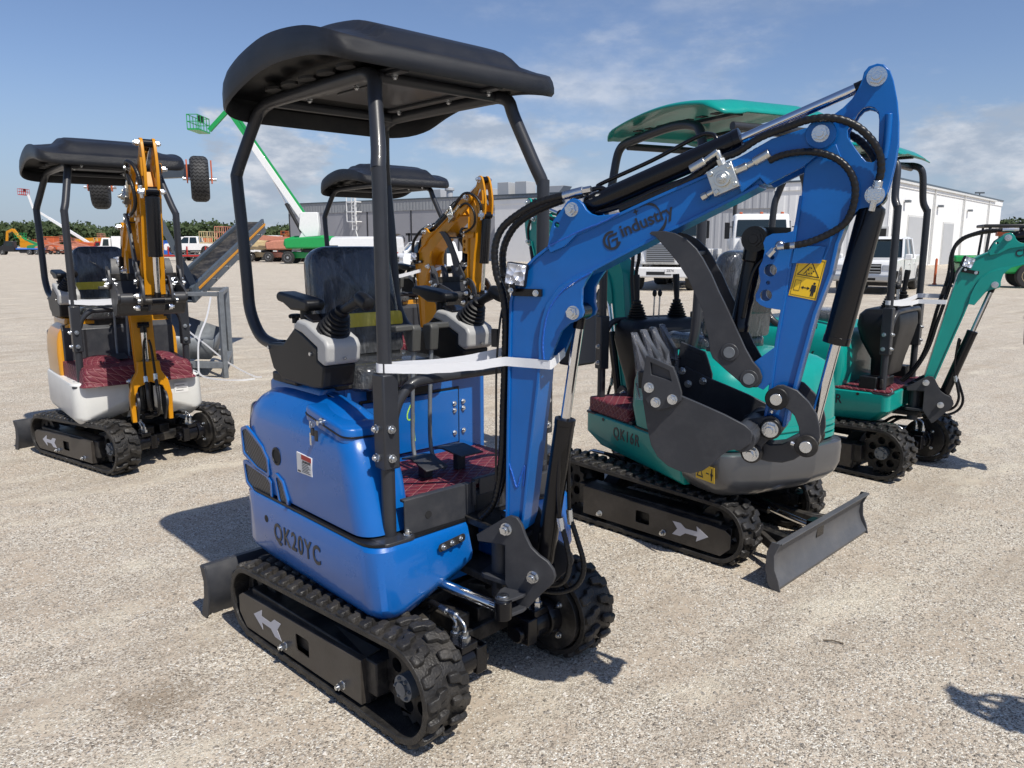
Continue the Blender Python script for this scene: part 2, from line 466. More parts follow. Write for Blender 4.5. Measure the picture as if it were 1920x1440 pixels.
# stone grains: each cell its own grey / tan
ramp_ = Nn.new('ShaderNodeValToRGB'); L(c1.outputs[0], ramp_.inputs[0])
e = ramp_.color_ramp.elements
e[0].position = 0; e[0].color = (.14, .12, .10, 1); e[1].position = 1; e[1].color = (.82, .80, .73, 1)
for p_, c_ in ((.2, (.30, .255, .205, 1)), (.45, (.44, .385, .31, 1)), (.7, (.57, .51, .42, 1)), (.9, (.70, .665, .58, 1))):
    x_ = e.new(p_); x_.color = c_
cover = mrange(t, mth(t, 'ADD', mth(t, 'MULTIPLY', mid, .7), mth(t, 'MULTIPLY', tnoise(t, P, 7, 5, .6), .5)), .44, .66, .18, .92)
stone = mth(t, 'LESS_THAN', c1.outputs[1], cover)
col = mixc(t, stone, bed, ramp_.outputs[0])
big2 = mth(t, 'GREATER_THAN', c2.outputs[1], .93)
inside = mth(t, 'LESS_THAN', v2.outputs['Distance'], .40)
colb = mixc(t, c2.outputs[0], (.2, .175, .15), (.66, .62, .56))
col = mixc(t, mth(t, 'MULTIPLY', big2, inside), col, colb)
# damp / dusty patches and wheel marks
col = mixc(t, mrange(t, trk, .50, .66, 0, .6), col, (.35, .295, .23))
col = mixc(t, mrange(t, tnoise(t, mr.outputs[0], 2.6, 7, .65, (1, .4, 1)), .53, .68, 0, .5), col, (.70, .64, .51))
geo = Nn.new('ShaderNodeNewGeometry')
st = Nn.new('ShaderNodeVectorMath'); st.operation = 'DISTANCE'; L(P, st.inputs[0]); st.inputs[1].default_value = (-1.27, 2.52, 0)
stain = mth(t, 'ADD', st.outputs['Value'], mth(t, 'MULTIPLY', tnoise(t, P, 9, 5), .35))
col = mixc(t, mrange(t, stain, .42, .20, 0, .5, True), col, (.20, .15, .10))
L(col, b.inputs['Base Color'])
hh = mth(t, 'ADD', mth(t, 'MULTIPLY', mth(t, 'MULTIPLY', mth(t, 'SUBTRACT', .6, v1.outputs['Distance']), stone), .9), mth(t, 'MULTIPLY', fine, .5))
hh = mth(t, 'ADD', hh, mth(t, 'MULTIPLY', mth(t, 'MULTIPLY', big2, mth(t, 'SUBTRACT', .5, v2.outputs['Distance'])), 2.0))
hh = mth(t, 'ADD', hh, mth(t, 'MULTIPLY', tnoise(t, P, 14, 6), 2.2))
bump(t, hh, .8, .0065, b)

m = M['pebble'] = mat('loose_stone', (.4, .36, .31), .85, spec=.25)
t, Nn, L = nodes(m); b = Nn['Principled BSDF']
co = Nn.new('ShaderNodeTexCoord'); v = Nn.new('ShaderNodeTexVoronoi'); v.inputs['Scale'].default_value = 45; L(co.outputs['Object'], v.inputs[0])
c1 = Nn.new('ShaderNodeSeparateColor'); L(v.outputs['Color'], c1.inputs[0])
L(mixc(t, c1.outputs[0], (.17, .15, .125), (.60, .555, .49)), b.inputs['Base Color'])

# wire mesh behind the body grilles
m = M['mesh'] = mat('wire_mesh', (.02, .022, .026), .4)
t, Nn, L = nodes(m); b = Nn['Principled BSDF']
co = Nn.new('ShaderNodeTexCoord'); sp = Nn.new('ShaderNodeSeparateXYZ'); L(co.outputs['Object'], sp.inputs[0])
a1 = mth(t, 'PINGPONG', mth(t, 'MULTIPLY', mth(t, 'ADD', sp.outputs[0], sp.outputs[2]), 48), .5)
a2 = mth(t, 'PINGPONG', mth(t, 'MULTIPLY', mth(t, 'SUBTRACT', sp.outputs[0], sp.outputs[2]), 48), .5)
wire = mth(t, 'LESS_THAN', mth(t, 'MINIMUM', a1, a2), .07)
L(mixc(t, wire, (.004, .004, .005), (.13, .135, .15)), b.inputs['Base Color'])
bump(t, wire, .6, .003, b)

# seat upholstery under crinkled clear film
def film(name, c0, rough=.22, k=.9):
    m = mat(name, c0, rough, coat=.8)
    t, Nn, L = nodes(m); b = Nn['Principled BSDF']
    b.inputs['Coat Roughness'].default_value = .12
    co = Nn.new('ShaderNodeTexCoord')
    n1 = tnoise(t, co.outputs['Object'], 7, 8, .62, (1, 1.8, .55))
    n2 = tnoise(t, co.outputs['Object'], 22, 6, .6, (1, 1.6, .4))
    r1 = mth(t, 'ABSOLUTE', mth(t, 'SUBTRACT', n1, .5)); r2 = mth(t, 'ABSOLUTE', mth(t, 'SUBTRACT', n2, .5))
    hgt = mth(t, 'ADD', mth(t, 'MULTIPLY', mth(t, 'POWER', r1, .6), 1.2), mth(t, 'MULTIPLY', mth(t, 'POWER', r2, .7), .5))
    bump(t, hgt, k, .02, b)
    milky = mth(t, 'ADD', mrange(t, n1, .5, .68, 0, .35), mrange(t, n2, .56, .68, 0, .5))
    c2 = tuple(min(1, x * 1.6 + .10) for x in c0)
    L(mixc(t, milky, c0, c2), b.inputs['Base Color'])
    return m
M['seatfilm'] = film('seat_under_film', (.022, .026, .036))
M['yellowfilm'] = film('yellow_pad_under_film', (.55, .43, .02), .3, .5)
M['cushfilm'] = film('cushion_under_film', (.045, .048, .052), .12, 1.)

# clear protective film on the bucket teeth
m = M['teethfilm'] = mat('clear_film', (.30, .31, .35), .18, coat=.6, bump=.5, bscale=60)
m.node_tree.nodes['Principled BSDF'].inputs['Alpha'].default_value = .22
m = M['lens'] = mat('work_light_lens', (.62, .65, .72), .12, coat=.8)
t, Nn, L = nodes(m); b = Nn['Principled BSDF']
co = Nn.new('ShaderNodeTexCoord'); v = Nn.new('ShaderNodeTexVoronoi'); v.inputs['Scale'].default_value = 42; L(co.outputs['Object'], v.inputs[0])
bump(t, v.outputs['Distance'], 1., .02, b)
b.inputs['Metallic'].default_value = .35

# ribbed sheet metal walls
def ribbed(name, c0, pitch, axis_mix=1., depth=.03, var=.05):
    m = mat(name, c0, .5)
    t, Nn, L = nodes(m); b = Nn['Principled BSDF']
    co = Nn.new('ShaderNodeTexCoord'); sp = Nn.new('ShaderNodeSeparateXYZ'); L(co.outputs['Object'], sp.inputs[0])
    w = mth(t, 'PINGPONG', mth(t, 'DIVIDE', sp.outputs[0], pitch), .5)
    bump(t, mrange(t, w, .10, .25), 1., depth, b)
    n = tnoise(t, co.outputs['Object'], .35, 6, .6, (1, 1, .3))
    L(mixc(t, mrange(t, n, .3, .7), tuple(x * (1 - var) for x in c0), tuple(min(1, x * (1 + var)) for x in c0)), b.inputs['Base Color'])
    return m
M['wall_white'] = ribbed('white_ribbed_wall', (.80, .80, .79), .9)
M['wall_shade'] = ribbed('shaded_ribbed_wall', (.42, .43, .45), .6)  # darker copy of the ribbed wall, shade of the long side in its colour
M['wall_grey'] = ribbed('grey_panel_wall', (.30, .30, .32), 3.2, depth=.008)
M['fascia'] = ribbed('fascia_sheet', (.27, .28, .29), .5)

# foliage
m = M['leaf'] = mat('pine_foliage', (.05, .085, .025), .7, spec=.3)
t, Nn, L = nodes(m); b = Nn['Principled BSDF']
co = Nn.new('ShaderNodeTexCoord')
n1 = tnoise(t, co.outputs['Object'], .12, 5, .6); n2 = tnoise(t, co.outputs['Object'], 1.2, 4, .7)
L(mixc(t, mrange(t, mth(t, 'ADD', mth(t, 'MULTIPLY', n1, .6), mth(t, 'MULTIPLY', n2, .4)), .35, .62), (.024, .042, .016), (.062, .088, .030)), b.inputs['Base Color'])
M['bark'] = mat('bark', (.11, .085, .06), .9, bump=.5, bscale=20)
# ribbed rubber tread
m = M['belt'] = mat('track_rubber', (.017, .016, .0155), .48, spec=.4, dust=.13, dscale=9, bump=.35, bscale=120, var=.3, vscale=16, rvar=.14)

m = M['treadtyre'] = mat('trailer_tyre', (.022, .022, .022), .65)
t, Nn, L = nodes(m); b = Nn['Principled BSDF']
co = Nn.new('ShaderNodeTexCoord'); sp = Nn.new('ShaderNodeSeparateXYZ'); L(co.outputs['Object'], sp.inputs[0])
zz = mth(t, 'PINGPONG', mth(t, 'ADD', mth(t, 'MULTIPLY', sp.outputs[2], 24), mth(t, 'PINGPONG', mth(t, 'MULTIPLY', sp.outputs[0], 22), .5)), .5)
g1 = mrange(t, zz, .1, .22)
bump(t, g1, 1., .012, b)
L(mixc(t, g1, (.006, .006, .006), (.035, .035, .035)), b.inputs['Base Color'])
# ======================= mini excavators =======================
def track_loop(sx, sz, sr, ix, iz, ir, n=14):
    """outline of a belt round a sprocket circle (right) and an idler circle (left), counter-clockwise in (x, z)"""
    d = math.hypot(sx - ix, sz - iz); base = math.atan2(sz - iz, sx - ix)
    off = math.acos((ir - sr) / d)
    def arc(cx, cz, r, a0, a1, k): return [(cx + r * math.cos(a0 + (a1 - a0) * i / k), cz + r * math.sin(a0 + (a1 - a0) * i / k)) for i in range(k + 1)]
    # direction of the outer tangents
    up = base + math.pi - off; dn = base - math.pi + off
    return arc(sx, sz, sr, dn, up, n) + arc(ix, iz, ir, up, dn + 2 * math.pi, n)

def resample(loop, step):
    P = [Vector(p) for p in loop]; P.append(P[0]); L = [0]
    for i in range(1, len(P)): L.append(L[-1] + (P[i] - P[i - 1]).length)
    m = int(round(L[-1] / step)); out = []; j = 0
    for k in range(m):
        t = L[-1] * k / m
        while L[j + 1] < t: j += 1
        f = (t - L[j]) / max(L[j + 1] - L[j], 1e-9); out.append(P[j].lerp(P[j + 1], f))
    return out

def undercarriage(root, half=.385, tw=.178, sp=(.505, .188, .158), idl=(-.465, .168, .138), blade=True, bladew=.50, arrow=True, bladex=-.82):
    T = I4
    sx, sz, sr = sp; ix, iz, ir = idl
    loop = track_loop(sx, sz, sr, ix, iz, ir)
    lo = min(p[1] for p in loop)
    for side in (-1, 1):
        yc = side * half; y0, y1 = yc - tw / 2, yc + tw / 2
        b = MB(); pts = resample(loop, .025); n = len(pts)
        nor = []
        for i in range(n):
            t = pts[(i + 1) % n] - pts[i - 1]; t.normalize(); nor.append((t, Vector((t.y, -t.x))))
        th = .022
        ringl = []
        for i in range(n):
            p, nn = pts[i], nor[i][1]
            sag = 0
            q = lambda d: p + nn * d
            a, c = q(-.012), q(th - .012)
            ringl.append([(a.x, y0, a.y), (c.x, y0, c.y), (c.x, y1, c.y), (a.x, y1, a.y)])
        ringl.append(ringl[0])
        b.rings(ringl, cap=False)
        tr = b.build('rubber_track', M['belt'], root, bev=.003)
        # tread lugs: staggered chevron blocks standing on the belt
        g = MB(); pts2 = resample(loop, .066); n2 = len(pts2)
        for i in range(n2):
            t = (pts2[(i + 1) % n2] - pts2[i - 1]).normalized(); nn = Vector((t.y, -t.x)); p = pts2[i]
            for h in (0, 1):
                ph = p + t * (.033 * h)
                def q(u, d, y): r = ph + t * u + nn * d; return (r.x, y, r.y)
                ya, yb = (y0 + .004, yc - .006) if h == 0 else (yc + .006, y1 - .004)
                yo, yi = (ya, yb) if h == 0 else (yb, ya)
                m1 = yo + (yi - yo) * .55
                d0, d1 = th - .014, th + .005
                sec = []
                for y, u, w, top in ((yo, -.006, .016, .7), (yo + (yi - yo) * .12, -.006, .021, 1), (yo + (yi - yo) * .45, -.004, .021, 1), (m1, .010, .021, 1), (m1 + (yi - yo) * .28, .014, .019, 1), (yi, .016, .015, .75)):
                    dt = d0 + (d1 - d0) * top
                    sec.append([q(u - w, d0, y), q(u - w * .78, dt, y), q(u + w * .78, dt, y), q(u + w, d0, y)])
                g.rings(sec)
        g.build('tread', M['belt'], tr, bev=.003, ang=30)
        # inner drive lugs
        # sprocket
        w = MB(); holes = []
        for k in range(7):
            a = 2 * math.pi * k / 7
            holes.append([(sx + .085 * math.cos(a) + .026 * math.cos(q * math.pi / 5), sz + .085 * math.sin(a) + .026 * math.sin(q * math.pi / 5)) for q in range(10)])
        teeth = []
        for k in range(36):
            a = 2 * math.pi * k / 36; rr = (sr - .014) if k % 2 else (sr - .032)
            teeth.append((sx + rr * math.cos(a), sz + rr * math.sin(a)))
        w.prism(teeth, yc - .014, yc + .014, holes)
        so = w.build('sprocket', M['chassis'], root, bev=.002)
        w = MB(); w.cyl((sx, yc - .05, sz), (sx, yc + .05, sz), .045, n=20); w.cyl((sx, yc - .06, sz), (sx, yc + .06, sz), .024, n=16)
        w.build('hub', M['steel'], so)
        w = MB()
        for k in range(6):
            a = 2 * math.pi * k / 6
            w.nut((sx + .034 * math.cos(a), yc + side * .05, sz + .034 * math.sin(a)), (0, side, 0), .006, .005)
        w.build('bolt', M['steel'], so)
        # idler and rollers
        w = MB(); hs = []
        for k in range(5):
            a = 2 * math.pi * k / 5
            hs.append([(ix + .07 * math.cos(a) + .024 * math.cos(q * math.pi / 5), iz + .07 * math.sin(a) + .024 * math.sin(q * math.pi / 5)) for q in range(10)])
        w.prism([(ix + (ir - .016) * math.cos(k * math.pi / 14), iz + (ir - .016) * math.sin(k * math.pi / 14)) for k in range(28)], yc - .02, yc + .02, hs)
        w.cyl((ix, yc - .07, iz), (ix, yc + .07, iz), .026)
        w.build('idler_wheel', M['chassis'], root, bev=.002)
        for k in range(3):
            x = ix + .20 + (sx - ix - .42) * k / 2; w = MB()
            w.tubes((x, yc - .05, lo + .052), (x, yc + .05, lo + .052), [(0, .02), (0, .042), (.03, .042), (.035, .03), (.065, .03), (.07, .042), (.10, .042), (.10, .02)])
            w.build('roller', M['chassis'], root)
        # track frame beam with outer cover panel
        xa, xb = ix - .03, sx - .19
        w = MB(); w.box(xa + .02, xb + .06, yc - .06, yc + .055, .10, .225)
        w.prism([(xa - .04, .14), (xa + .06, .12), (xa + .06, .21), (xa - .04, .2)], yc - .05, yc + .05)
        fr = w.build('track_frame', M['chassis'], root, bev=.006)
        yo = yc + side * (tw / 2 - .010)
        za0, za1, zb0, zb1 = .052, .196, .058, .222
        mx = (xa + xb) / 2 + .03
        hole = [(mx - .045, .10), (mx + .045, .10), (mx + .045, .168), (mx - .045, .168)]
        hole = roundpoly([(a, c, .01) for a, c in hole], 3)
        pn = MB()
        poly = [(xa - .055, .105), (xa + .0, za0), (xb - .03, zb0), (xb, zb0), (xb, zb1), (xa - .02, za1), (xa - .055, .175)]
        pn.prism(poly, yo - .003, yo + .003, [hole])
        pn.rings([[(xa - .02, yo + .003, za1), (xb, yo + .003, zb1), (xb, yo + .003, zb1 - .006), (xa - .02, yo + .003, za1 - .006)],
                  [(xa - .02, yo - side * .08, za1 + .012), (xb, yo - side * .08, zb1 + .012), (xb, yo - side * .08, zb1 + .006), (xa - .02, yo - side * .08, za1 + .006)]])
        pn.box(xb - .006, xb, yo - side * .003, yo - side * .09, zb0, zb1)
        cv = pn.build('track_cover_panel', M['cover'], root, bev=.0015)
        w = MB()
        for x in (xa + (xb - xa) * .38, xa + (xb - xa) * .86):
            w.nut((x, yo, .085), (0, side, 0), .014, .022)
        w.build('bolt', M['zinc'], cv)
        if arrow:
            x0 = xa + .07; zc = .135; a = MB()
            ar = [(0, 0), (.070, .042), (.064, .013), (.135, .013), (.165, .036), (.215, .036), (.185, 0), (.215, -.036), (.165, -.036), (.135, -.013), (.064, -.013), (.070, -.042)]
            a.prism([(x0 + p, zc + q - .02 * p) for p, q in ar], yo + side * .0036, yo + side * .0046)
            a.build('direction_arrow', M['arrow'], cv)
        # travel motor on the inner side
        yi = yc - side * tw / 2
        w = MB()
        w.tubes((sx, yi + side * .07, sz), (sx, yi - side * .02, sz), [(0, .10), (.03, sr - .03), (.045, sr - .02), (.085, sr - .02), (.09, sr - .05)], n=28)
        dsk = w.build('motor_guard', M['chassis'], root, bev=.002)
        w = MB()
        ymo = yi - side * .02
        w.cyl((sx, ymo, sz), (sx, ymo - side * .05, sz), .075, .07, 20)
        w.cyl((sx, ymo - side * .05, sz), (sx, ymo - side * .12, sz), .058, n=18)
        w.box(sx - .055, sx + .055, ymo - side * .12, ymo - side * .17, sz - .05, sz + .05)
        w.cyl((sx + .01, ymo - side * .17, sz - .01), (sx + .01, ymo - side * .195, sz - .01), .032, n=14)
        w.box(sx - .045, sx + .05, ymo - side * .055, ymo - side * .13, sz + .045, sz + .075)
        mo = w.build('travel_motor', M['gloss'], root, bev=.004)
        w = MB()
        for k in (-1, 1):
            for j in (-1, 1):
                w.nut((sx + .062 * k, ymo - side * .002, sz + .062 * j), (0, -side, 0), .010, .012)
        for k in (0, 1):
            x = sx - .022 + .048 * k; y = ymo - side * .092
            w.mark(); w.cyl((x, y, sz + .075), (x, y, sz + .095), .019, n=6); w.cyl((x, y, sz + .095), (x, y, sz + .115), .012, n=6)
            w.tube([(x, y, sz + .11), (x - .004, y, sz + .135), (x - .028, y, sz + .152), (x - .05, y - side * .004, sz + .156)], .0065)
            w.cyl((x - .045, y, sz + .156), (x - .085, y - side * .006, sz + .154), .0115, n=10)
        w.build('hose_fitting', M['zinc'], mo)
        for k in (0, 1):
            x = sx - .022 + .048 * k - .082; y = ymo - side * .098
            w = MB(); w.tube([(x, y, sz + .153), (x - .08, y - side * .01, sz + .145), (x - .17, y - side * .03, sz + .085), (x - .30, y - side * (.05 + .02 * k), sz + .10), (x - .40, y - side * .08, .28)], .0115, rib=.001, pitch=.012)
            w.build('hose', M['hose'], mo)
    # centre frame
    w = MB(); hi = half - .06
    for s_ in (-1, 1):
        for k, xk in ((-1, -.28), (1, .30)):
            w.bar((xk * .42, s_ * .07, .285), (xk, s_ * .22, .25), .11, .055)
            w.bar((xk, s_ * .215, .25), (xk, s_ * (hi + .01), .17), .10, .06)
    w.box(-.36, .38, -.10, -.02, .20, .262); w.box(-.36, .38, .02, .10, .20, .262)
    w.box(.32, .40, -hi, hi, .14, .2)
    w.box(-.24, .24, -.22, .22, .255, .305)
    w.cyl((0, 0, .30), (0, 0, .352), .225, n=40); w.cyl((0, 0, .34), (0, 0, .40), .19, n=40)
    w.build('centre_frame', M['chassis'], root, bev=.006)
    if blade:
        bw = bladew
        prof = [(0, .005), (-.004, .02), (.030, .07), (.045, .12), (.040, .17), (.018, .215), (-.004, .228), (-.006, .236), (.024, .238), (.040, .222), (.060, .17), (.063, .12), (.048, .07), (.018, .02), (.012, .002)]
        w = MB(); w.push(TM(bladex, 0, .0))
        w.prism(prof, -bw, bw)
        for s_ in (-1, 1): w.prism([(-.012, 0), (.0, .05), (.022, .10), (.028, .17), (.0, .236), (.045, .236), (.066, .18), (.07, .1), (.05, .02), (.03, 0)], s_ * bw, s_ * (bw + .008))
        w.pop()
        bl = w.build('dozer_blade', M['blade' if half < .38 else 'gun'], root, bev=.002)
        w = MB()
        for s_ in (-1, 1):
            w.bar((bladex + .05, s_ * .20, .11), (-.20, s_ * .17, .17), .045, .06)
            w.bar((bladex + .07, s_ * .34, .10), (bladex + .30, s_ * .19, .13), .03, .05)
        w.build('blade_arm', M['chassis'], bl, bev=.004)
        w = MB(); w.cyl((-.24, 0, .25), (bladex + .32, 0, .20), .032); w.box(bladex + .04, bladex + .10, -.04, .04, .12, .2)
        w.tube([(-.22, .05, .30), (-.40, .05, .30), (bladex + .25, .05, .22)], .009)
        w.build('blade_cylinder', M['gloss'], bl)
        w = MB(); w.cyl((bladex + .32, 0, .20), (bladex + .08, 0, .16), .017)
        w.build('piston_rod', M['chrome'], bl)

# ---- boom group, traced in the boom's own plane: s forward from the swing pin, z up, millimetres ----
BOOM=[(-64,671),(-59,1002),(-52,1292),(-48,1422),(-39,1458),(-19,1505),(4,1534),(44,1570),(87,1600),(122,1616),(197,1647),(325,1699),(419,1738),(659,1832),(692,1845),(745,1764),(725,1760),(664,1729),(423,1614),(307,1557),(247,1526),(183,1500),(138,1473),(109,1442),(89,1413),(78,1368),(74,1333),(60,1158),(45,1032),(26,865),(7,683),(-8,633),(-34,618),(-56,636)]
TIP=[(640,1826),(701,1855),(752,1883),(851,1908),(868,1913),(888,1911),(905,1899),(912,1884),(908,1868),(897,1855),(880,1845),(834,1806),(746,1763),(727,1783),(680,1745)]
GUS=[(244,1525),(223,1496),(210,1471),(209,1423),(216,1399),(210,1382),(191,1370),(169,1361),(142,1336),(100,1239),(62,1239),(60,1299),(70,1368),(88,1419),(130,1475),(181,1502)]
BRK=[(90,1597),(97,1642),(108,1679),(142,1718),(156,1736),(173,1745),(193,1740),(208,1727),(219,1710),(234,1698),(256,1691),(295,1694),(326,1698),(271,1670),(198,1644),(150,1600),(100,1580)]
EAR=[(961,2019),(964,2036),(974,2049),(993,2054),(1009,2050),(1024,2035),(1034,2009),(1045,1966),(1053,1914),(1057,1856),(1053,1810),(1047,1769),(1039,1731),(1030,1711),(1019,1702),(1003,1701),(978,1697),(962,1679),(940,1640),(882,1640),(848,1796),(856,1870),(880,1925),(920,1953),(941,1974),(953,1996)]
EARH=[(949,1918),(957,1935),(968,1948),(981,1951),(995,1947),(1004,1937),(1008,1917),(1010,1876),(1012,1841),(1008,1818),(1000,1812),(986,1815),(971,1832),(955,1853),(938,1878),(935,1896)]
STK=[(833,1807),(844,1821),(872,1841),(899,1863),(913,1868),(923,1844),(940,1811),(954,1775),(965,1730),(963,1700),(953,1670),(939,1618),(935,1607),(924,1528),(892,1421),(866,1285),(853,1214),(836,1143),(831,1098),(821,1080),(796,1069),(777,1072),(765,1091),(771,1122),(781,1221),(790,1350),(799,1432),(812,1553),(819,1642),(823,1672),(829,1734)]
LUG=[(822,1642),(804,1636),(766,1634),(749,1625),(743,1610),(748,1589),(744,1562),(735,1540),(737,1522),(742,1507),(738,1485),(730,1467),(732,1451),(745,1439),(763,1432),(802,1427)]
STUB=[(737,1278),(792,1325),(787,1224),(766,1200),(749,1207)]
THUMB=[(422,1636),(428,1643),(466,1644),(499,1637),(532,1621),(562,1594),(582,1566),(609,1520),(633,1471),(660,1422),(688,1366),(712,1318),(735,1281),(754,1261),(763,1239),(761,1222),(751,1208),(732,1207),(712,1212),(692,1228),(663,1250),(623,1283),(614,1302),(608,1340),(596,1381),(585,1425),(567,1459),(543,1506),(515,1547),(485,1582),(461,1607),(440,1629)]
BUCK=[(451,1190),(451,1160),(466,1085),(480,1031),(500,999),(532,975),(567,964),(601,962),(634,975),(659,996),(684,1026),(704,1043),(718,1046),(734,1047),(761,1069),(764,1092),(760,1105),(742,1119),(685,1143),(619,1166),(567,1183),(482,1218)]
CUT=[(462,1295),(541,1267),(552,1241),(567,1196),(567,1173),(552,1158),(522,1146),(499,1139),(478,1147),(459,1173),(450,1199),(451,1220)]
BEAR=[(737,1115),(772,1124),(794,1131),(813,1121),(824,1099),(820,1080),(797,1067),(776,1042),(764,1006),(746,995),(726,1003),(721,1014),(699,1026),(695,1095)]
CRNK=[(791,1208),(806,1220),(821,1222),(859,1210),(891,1181),(914,1148),(924,1110),(926,1084),(921,1060),(905,1045),(887,1051),(876,1075),(869,1110),(857,1138),(841,1153),(825,1161),(800,1166),(789,1184)]
LINK=[(723,998),(763,991),(789,987),(827,989),(858,1002),(882,1023),(914,1048),(913,1068),(885,1078),(863,1072),(824,1045),(792,1038),(776,1044),(741,1026)]
SWB=[(-166,609),(-62,683),(-34,700),(-7,697),(11,675),(25,639),(47,601),(78,578),(109,563),(131,538),(138,514),(128,487),(84,439),(35,380),(12,362),(-53,452),(-53,591),(-161,585)]
PFOOT=(-.046,.651); PARM=(.875,1.887); PTOP=(.995,2.022); PCB=(.057,.499); PCT=(.182,1.396); PAC=(.173,1.711)
PBC=(1.012,1.731); PLK=(.893,1.058); PCR=(.808,1.183); PBK=(.794,1.092); PBL=(.745,1.016)
HOSE1=[(318,1707),(507,1777),(615,1837),(662,1853),(723,1887),(797,1909),(840,1921),(883,1924),(926,1916),(966,1895),(999,1861),(1017,1828),(1023,1791),(1018,1760)]
HOSE2=[(749,1826),(782,1838),(832,1843),(876,1838),(919,1821),(949,1793),(966,1757),(968,1719),(961,1685),(945,1655),(904,1628),(856,1608),(803,1600)]
HB1=[(139,1757),(46,1737),(-32,1700),(-91,1655),(-116,1592),(-110,1512),(-87,1448),(-76,1351),(-80,1186),(-85,1068),(-93,880),(-126,721),(-192,641)]
HB2=[(104,1746),(17,1717),(-54,1679),(-91,1640),(-113,1592),(-116,1535),(-101,1428),(-98,1345),(-105,1168),(-105,863),(-138,721),(-205,640)]

def rot2(p, c, a):
    ca, sa = math.cos(a), math.sin(a); x, y = p[0] - c[0], p[1] - c[1]
    return (c[0] + x * ca - y * sa, c[1] + x * sa + y * ca)
def rotM(c, a):
    """rotation by a (counter-clockwise seen with s right, z up) about point c of the boom plane"""
    return TM(c[0], 0, c[1]) @ Matrix.Rotation(-a, 4, 'Y') @ TM(-c[0], 0, -c[1])

def cylinder(root, T, a, b, rb, rr, lb, name='cylinder', t=0, collar=True):
    """hydraulic cylinder from pin a to pin b in the boom plane; barrel lb long starting at a"""
    A = Vector((a[0], t, a[1])); B = Vector((b[0], t, b[1])); d = (B - A).normalized(); Lg = (B - A).length
    w = MB(T); w.tubes(A, B, [(.02, rb * .5), (.03, rb * .94), (.04, rb), (lb - .02, rb), (lb - .019, rb * 1.04), (lb, rb * 1.04), (lb + .002, rb * .8)], n=24)
    w.cyl(A + Vector((0, -.032, 0)), A + Vector((0, .032, 0)), rb * .85)
    o = w.build(name, M['gloss'], root)
    w = MB(T); w.cyl(A + d * (lb - .01), B - d * .02, rr, n=20)
    w.build('piston_rod', M['chrome'], o)
    w = MB(T); w.cyl(B - d * .055, B, rr * 1.15); w.cyl(B + Vector((0, -.03, 0)), B + Vector((0, .03, 0)), rb * .8)
    w.build('rod_end', M['gloss'], o)
    return o

def offset_plate(poly, d):
    """shrink or grow a convex-ish outline about its edges by d"""
    n = len(poly); out = []
    area = sum(poly[i][0] * poly[(i + 1) % n][1] - poly[(i + 1) % n][0] * poly[i][1] for i in range(n))
    sg = 1 if area > 0 else -1
    for i in range(n):
        a = Vector(poly[i - 1]); p = Vector(poly[i]); b = Vector(poly[(i + 1) % n])
        t1 = (p - a).normalized(); t2 = (b - p).normalized(); m = (t1 + t2)
        m = m.normalized() if m.length > 1e-6 else t1
        nn = Vector((m.y, -m.x)) * sg; k = max(.5, m.dot(t1)); out.append(tuple(p + nn * d / k))
    return out

